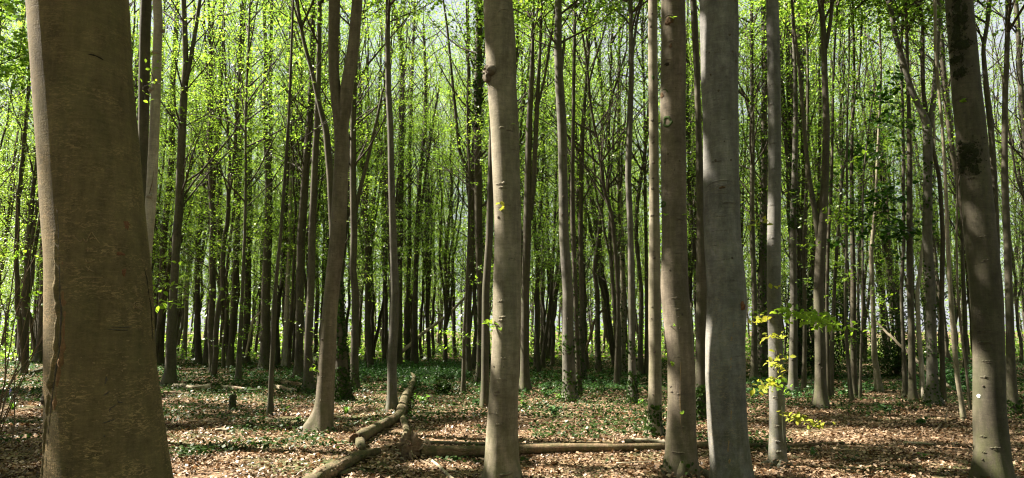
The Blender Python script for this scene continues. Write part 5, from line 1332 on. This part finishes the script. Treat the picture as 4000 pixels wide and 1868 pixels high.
# ------------------------------------------------------------------ leaf litter
def litter_positions(n, y0, y1, r, power=1.):
    y = y0 + (y1 - y0) * r.random(n) ** power
    return (r.uniform(-.82, .82, n) * (y + .4)), y
GREEN = lambda x, y: vnoise(x * .55 + 3, y * .5 + 1, 41) * .6 + vnoise(x * 1.7, y * 1.5, 42) * .4
r = np.random.default_rng(60)
B = Buf()
for n, y0, y1, sz, pw, fold in ((72000, 6.6, 12.5, (.028, .068), 1.25, True), (70000, 12, 22, (.045, .085), 1.2, False), (40000, 21, 42, (.07, .13), 1.1, False)):
    x, y = litter_positions(n, y0, y1, r, pw)
    bare = vnoise(x * 1.9, y * 1.9, 71) * .6 + vnoise(x * 4.5, y * 4.5, 72) * .4
    kk = bare > .36 * r.random(n) + .12
    x, y = x[kk], y[kk]; n = len(x)
    lift = r.random(n) ** 2 * (.012 + .035 * vnoise(x * 2.2, y * 2.2, 73)) + .003
    for T in TREES.values():          # leaves drift up against the trunk feet
        if T.Y < 20:
            dd = np.hypot(x - T.base[0], y - T.base[1]) - T.rad[6]
            lift = lift + .10 * np.exp(-np.maximum(dd, 0) / .14) * r.random(n)
    C = np.stack([x, y, gz(x, y) + lift], 1)
    Nn = norm(np.array([0, 0, 1]) + r.normal(0, .42, (n, 3)))
    s_ = r.uniform(*sz, n)
    V, f4 = leaf_fold(C, Nn, s_, r, .62, .35) if fold else leaf_quads(C, Nn, s_, r)
    B.add(V, f4)
tag(link('leaf_litter', B.mesh('leaf_litter', [M['litter']], False), ground), kind='stuff')
# nearest leaves, one by one
protos = []
for k in range(8):
    us = np.array([-.5, -.32, -.05, .25, .5]); ws = np.array([.03, .2, .31, .22, .015]); rk = np.random.default_rng(k); V = []; F4 = []
    fo, cu, tw = rk.uniform(-.3, .7), rk.uniform(-.5, .6), rk.uniform(-.6, .6)
    for u, w in zip(us, ws):
        V += [(u, -w, fo * w + cu * u * u - tw * u * w), (u, 0, cu * u * u), (u, w, fo * w + cu * u * u + tw * u * w)]
    for i in range(4):
        for j in range(2): F4.append((i * 3 + j, i * 3 + j + 3, i * 3 + j + 4, i * 3 + j + 1))
    protos.append(np_mesh('fallen_leaf', np.array(V), [np.array(F4)], M['litter']))
r = np.random.default_rng(61)
for k in range(290):
    y = 7.55 + 1.25 * r.random() ** 1.4; x = r.uniform(-.72, .72) * y
    o = link('fallen_leaf', protos[k % 8], ground, (x, y, float(gz(x, y)) + r.uniform(.025, .045)))
    s_ = r.uniform(.045, .078); o.scale = (s_, s_, s_); o.rotation_euler = (r.normal(0, .35), r.normal(0, .35), r.uniform(0, 6.28))

# ground ivy, herbs, seedlings, grass tufts
r = np.random.default_rng(62)
n = 150000
x, y = litter_positions(n, 8.8, 38, r, 1.25)
g = GREEN(x, y)
px, py = project(np.stack([x, y, np.zeros(n)], 1))
want = .555 + .10 * (1 - smoothstep(1500, 1640, py)) - .16 * smoothstep(1660, 1760, py)
want = want + .07 * smoothstep(1350, 1600, px) * (1 - smoothstep(2700, 2900, px)) * (py < 1640) - .10 * smoothstep(2900, 3200, px) * (py > 1600)
k = (g < want - .06 * r.random(n)) & (r.random(n) < .75)
x, y = x[k], y[k]; n = len(x)
C = np.stack([x, y, gz(x, y) + .025 + .07 * r.random(n)], 1)
V, f4 = leaf_quads(C, norm(np.array([0, -.1, 1]) + r.normal(0, .4, (n, 3))), r.uniform(.035, .07, n) * (1 + (y > 18) * .5), r, .85)
tag(link('ground_ivy', np_mesh('ground_ivy', V, [f4], M['ivy'], smooth=False)), 'dark ivy leaves creeping over the leaf litter', 'ground cover', kind='stuff')
def herbs(label, boxes, seed, m, h=(.15, .32), name='woodland_herbs'):
    r = np.random.default_rng(seed); B = Buf()
    for x0, x1, y0, y1, n in boxes:
        p0 = np.array([on_ground(a, b) for a, b in zip(r.uniform(x0, x1, n), r.uniform(y0, y1, n))]); hh = r.uniform(*h, n)
        for p, ht in zip(p0, hh):
            nl = 9; zz = r.uniform(.35, 1, nl) * ht; a = r.uniform(0, 6.28, nl)
            C = np.stack([p[0] + np.cos(a) * .05, p[1] + np.sin(a) * .05, gz(p[0], p[1]) + zz], 1)
            V, f4 = leaf_quads(C, norm(np.stack([np.cos(a) * .5, np.sin(a) * .5, np.ones(nl)], 1) + r.normal(0, .25, (nl, 3))), r.uniform(.06, .10, nl), r, .5); B.add(V, f4)
    tag(link(name, B.mesh(name, [m], False)), label, 'herbs', kind='stuff')
herbs('bed of green woodland herbs behind the fallen bark-covered log', [(1380, 1840, 1420, 1492, 1500), (1560, 1700, 1490, 1540, 60), (1300, 1420, 1440, 1500, 150)], 70, M['herb'])
herbs('low green plants among the ivy in the middle distance', [(2050, 2500, 1450, 1530, 420), (900, 1200, 1430, 1500, 260), (600, 700, 1440, 1470, 60), (1850, 2060, 1470, 1560, 120), (2900, 3200, 1490, 1560, 160), (3560, 3800, 1480, 1530, 220), (3280, 3420, 1500, 1550, 80), (0, 140, 1410, 1450, 80)], 71, M['herb'], (.08, .2))
def plant(label, x, row, h, n, m, seed, name='leafy_plant', cat='plant', size=(.06, .1)):
    r = np.random.default_rng(seed); c = ground_pt(x, row); root = thing(name, label, cat, c.tolist()); B = Buf()
    V = []; 
    for k in range(max(3, n // 6)):
        a = r.uniform(0, 6.28); L = h * r.uniform(.6, 1.1); q = np.array([[0, 0, -.01], [math.cos(a) * L * .25, math.sin(a) * L * .25, L * .6], [math.cos(a) * L * .7, math.sin(a) * L * .7, L * .9]])
        v, f4, f3 = tube(q, [.003, .002, .001], 4, False); B.add(v, f4, f3)
        for j in range(6):
            u = r.uniform(.35, 1.); p = q[1] * (1 - abs(2 * u - 1)) + (q[2] if u > .5 else q[0]) * abs(2 * u - 1); V.append(p + r.normal(0, .02, 3))
    link('stem', B.mesh('stem', [m]), root); V = np.array(V); V[:, 2] = np.maximum(V[:, 2], .02)
    v, f4 = leaf_fold(V, norm(np.array([0, 0, 1]) + r.normal(0, .4, V.shape)), r.uniform(*size, len(V)), r, .55); link('foliage', np_mesh('foliage', v, [f4], m, smooth=False), root)
plant('bushy green plant on the ivy ground in front of the ivy-footed grey trunk', 2165, 1625, .22, 60, M['herb'], 1); plant('green plant left of the foot of the grey trunk with the broken stub', 2140, 1560, .28, 60, M['herb'], 2); plant('bright green seedling close to the foot of the grey trunk with the broken stub', 2190, 1570, .2, 24, M['grass'], 3)
plant('bright leafy seedling right of the upper fallen log', 1645, 1585, .22, 36, M['grass'], 4); plant('ferny plant in the shaded clearing below the thin leaning sapling', 3465, 1625, .22, 50, M['herb'], 5); plant('low dark plant in the shaded clearing nearer the moss-patched beech', 3600, 1665, .14, 40, M['herb'], 6)
plant('tiny bright green seedling on the sunlit brown leaves at the front of the clearing', 3615, 1793, .06, 14, M['grass'], 7, size=(.04, .06)); plant('tiny dark seedling on the brown leaves beside the beech with golden sprays', 3185, 1790, .08, 14, M['herb'], 8, size=(.04, .06)); plant('small sprig of green leaves before the smooth grey slim trunk', 2500, 1582, .12, 16, M['grass'], 9)
plant('small green plant left of the burled tan beech behind the thin branch', 1860, 1590, .2, 36, M['herb'], 10); plant('green seedling right of the burled tan beech', 2040, 1590, .16, 20, M['grass'], 11); plant('small green seedling right of the thin leaning sapling', 1110, 1610, .08, 14, M['grass'], 12); plant('spreading green seedling left of the fork-topped beech foot', 1160, 1640, .08, 22, M['herb'], 13)
def tuft(label, x, row, h, n, seed, flower=False):
    r = np.random.default_rng(seed); c = ground_pt(x, row); root = thing('bluebell_plant' if flower else 'grass_tuft', label, 'plant' if flower else 'grass tuft', c.tolist()); B = Buf()
    for k in range(n):
        a = r.uniform(0, 6.28); L = h * r.uniform(.6, 1.2); sp = r.uniform(.3, .9); d = np.array([math.cos(a), math.sin(a), 0]); s = np.array([-math.sin(a), math.cos(a), 0]) * .006
        q = [d * .02, d * L * sp * .4 + np.array([0, 0, L * .6]), d * L * sp + np.array([0, 0, L * (.95 - .5 * sp)])]
        B.add(np.array([q[0] - s, q[0] + s, q[1] - s, q[1] + s, q[2]]), [(0, 1, 3, 2)], [(2, 3, 4)])
    link('blade', B.mesh('blade', [M['grass']], False), root)
    if flower:
        v, f4, f3 = tube(np.array([[0, 0, 0], [0, 0, .2], [.03, 0, .3]]), [.003, .003, .002], 5); link('stem', np_mesh('stem', v, [f4, f3], M['grass']), root)
        for k in range(6):
            p = np.array([.01 + .005 * k, 0, .22 + .018 * k]) + r.normal(0, .008, 3); v, f4, f3 = tube(np.array([p, p + [.012, 0, -.012], p + [.018, 0, -.028]]), [.003, .007, .010], 6); link('flower', np_mesh('flower', v, [f4, f3], M['petal']), root)
tuft('dark grass tuft right of the fork-topped beech foot', 1352, 1618, .22, 60, 1); tuft('bright green strap-leaved tuft at the edge left of the massive front beech', 48, 1600, .2, 40, 2); tuft('pale blue flowering stem beside the bright strap-leaved tuft', 30, 1578, .2, 14, 3, True)
print('objects', len(bpy.data.objects), 'tris', sum(len(m.polygons) for m in bpy.data.meshes) * 2)
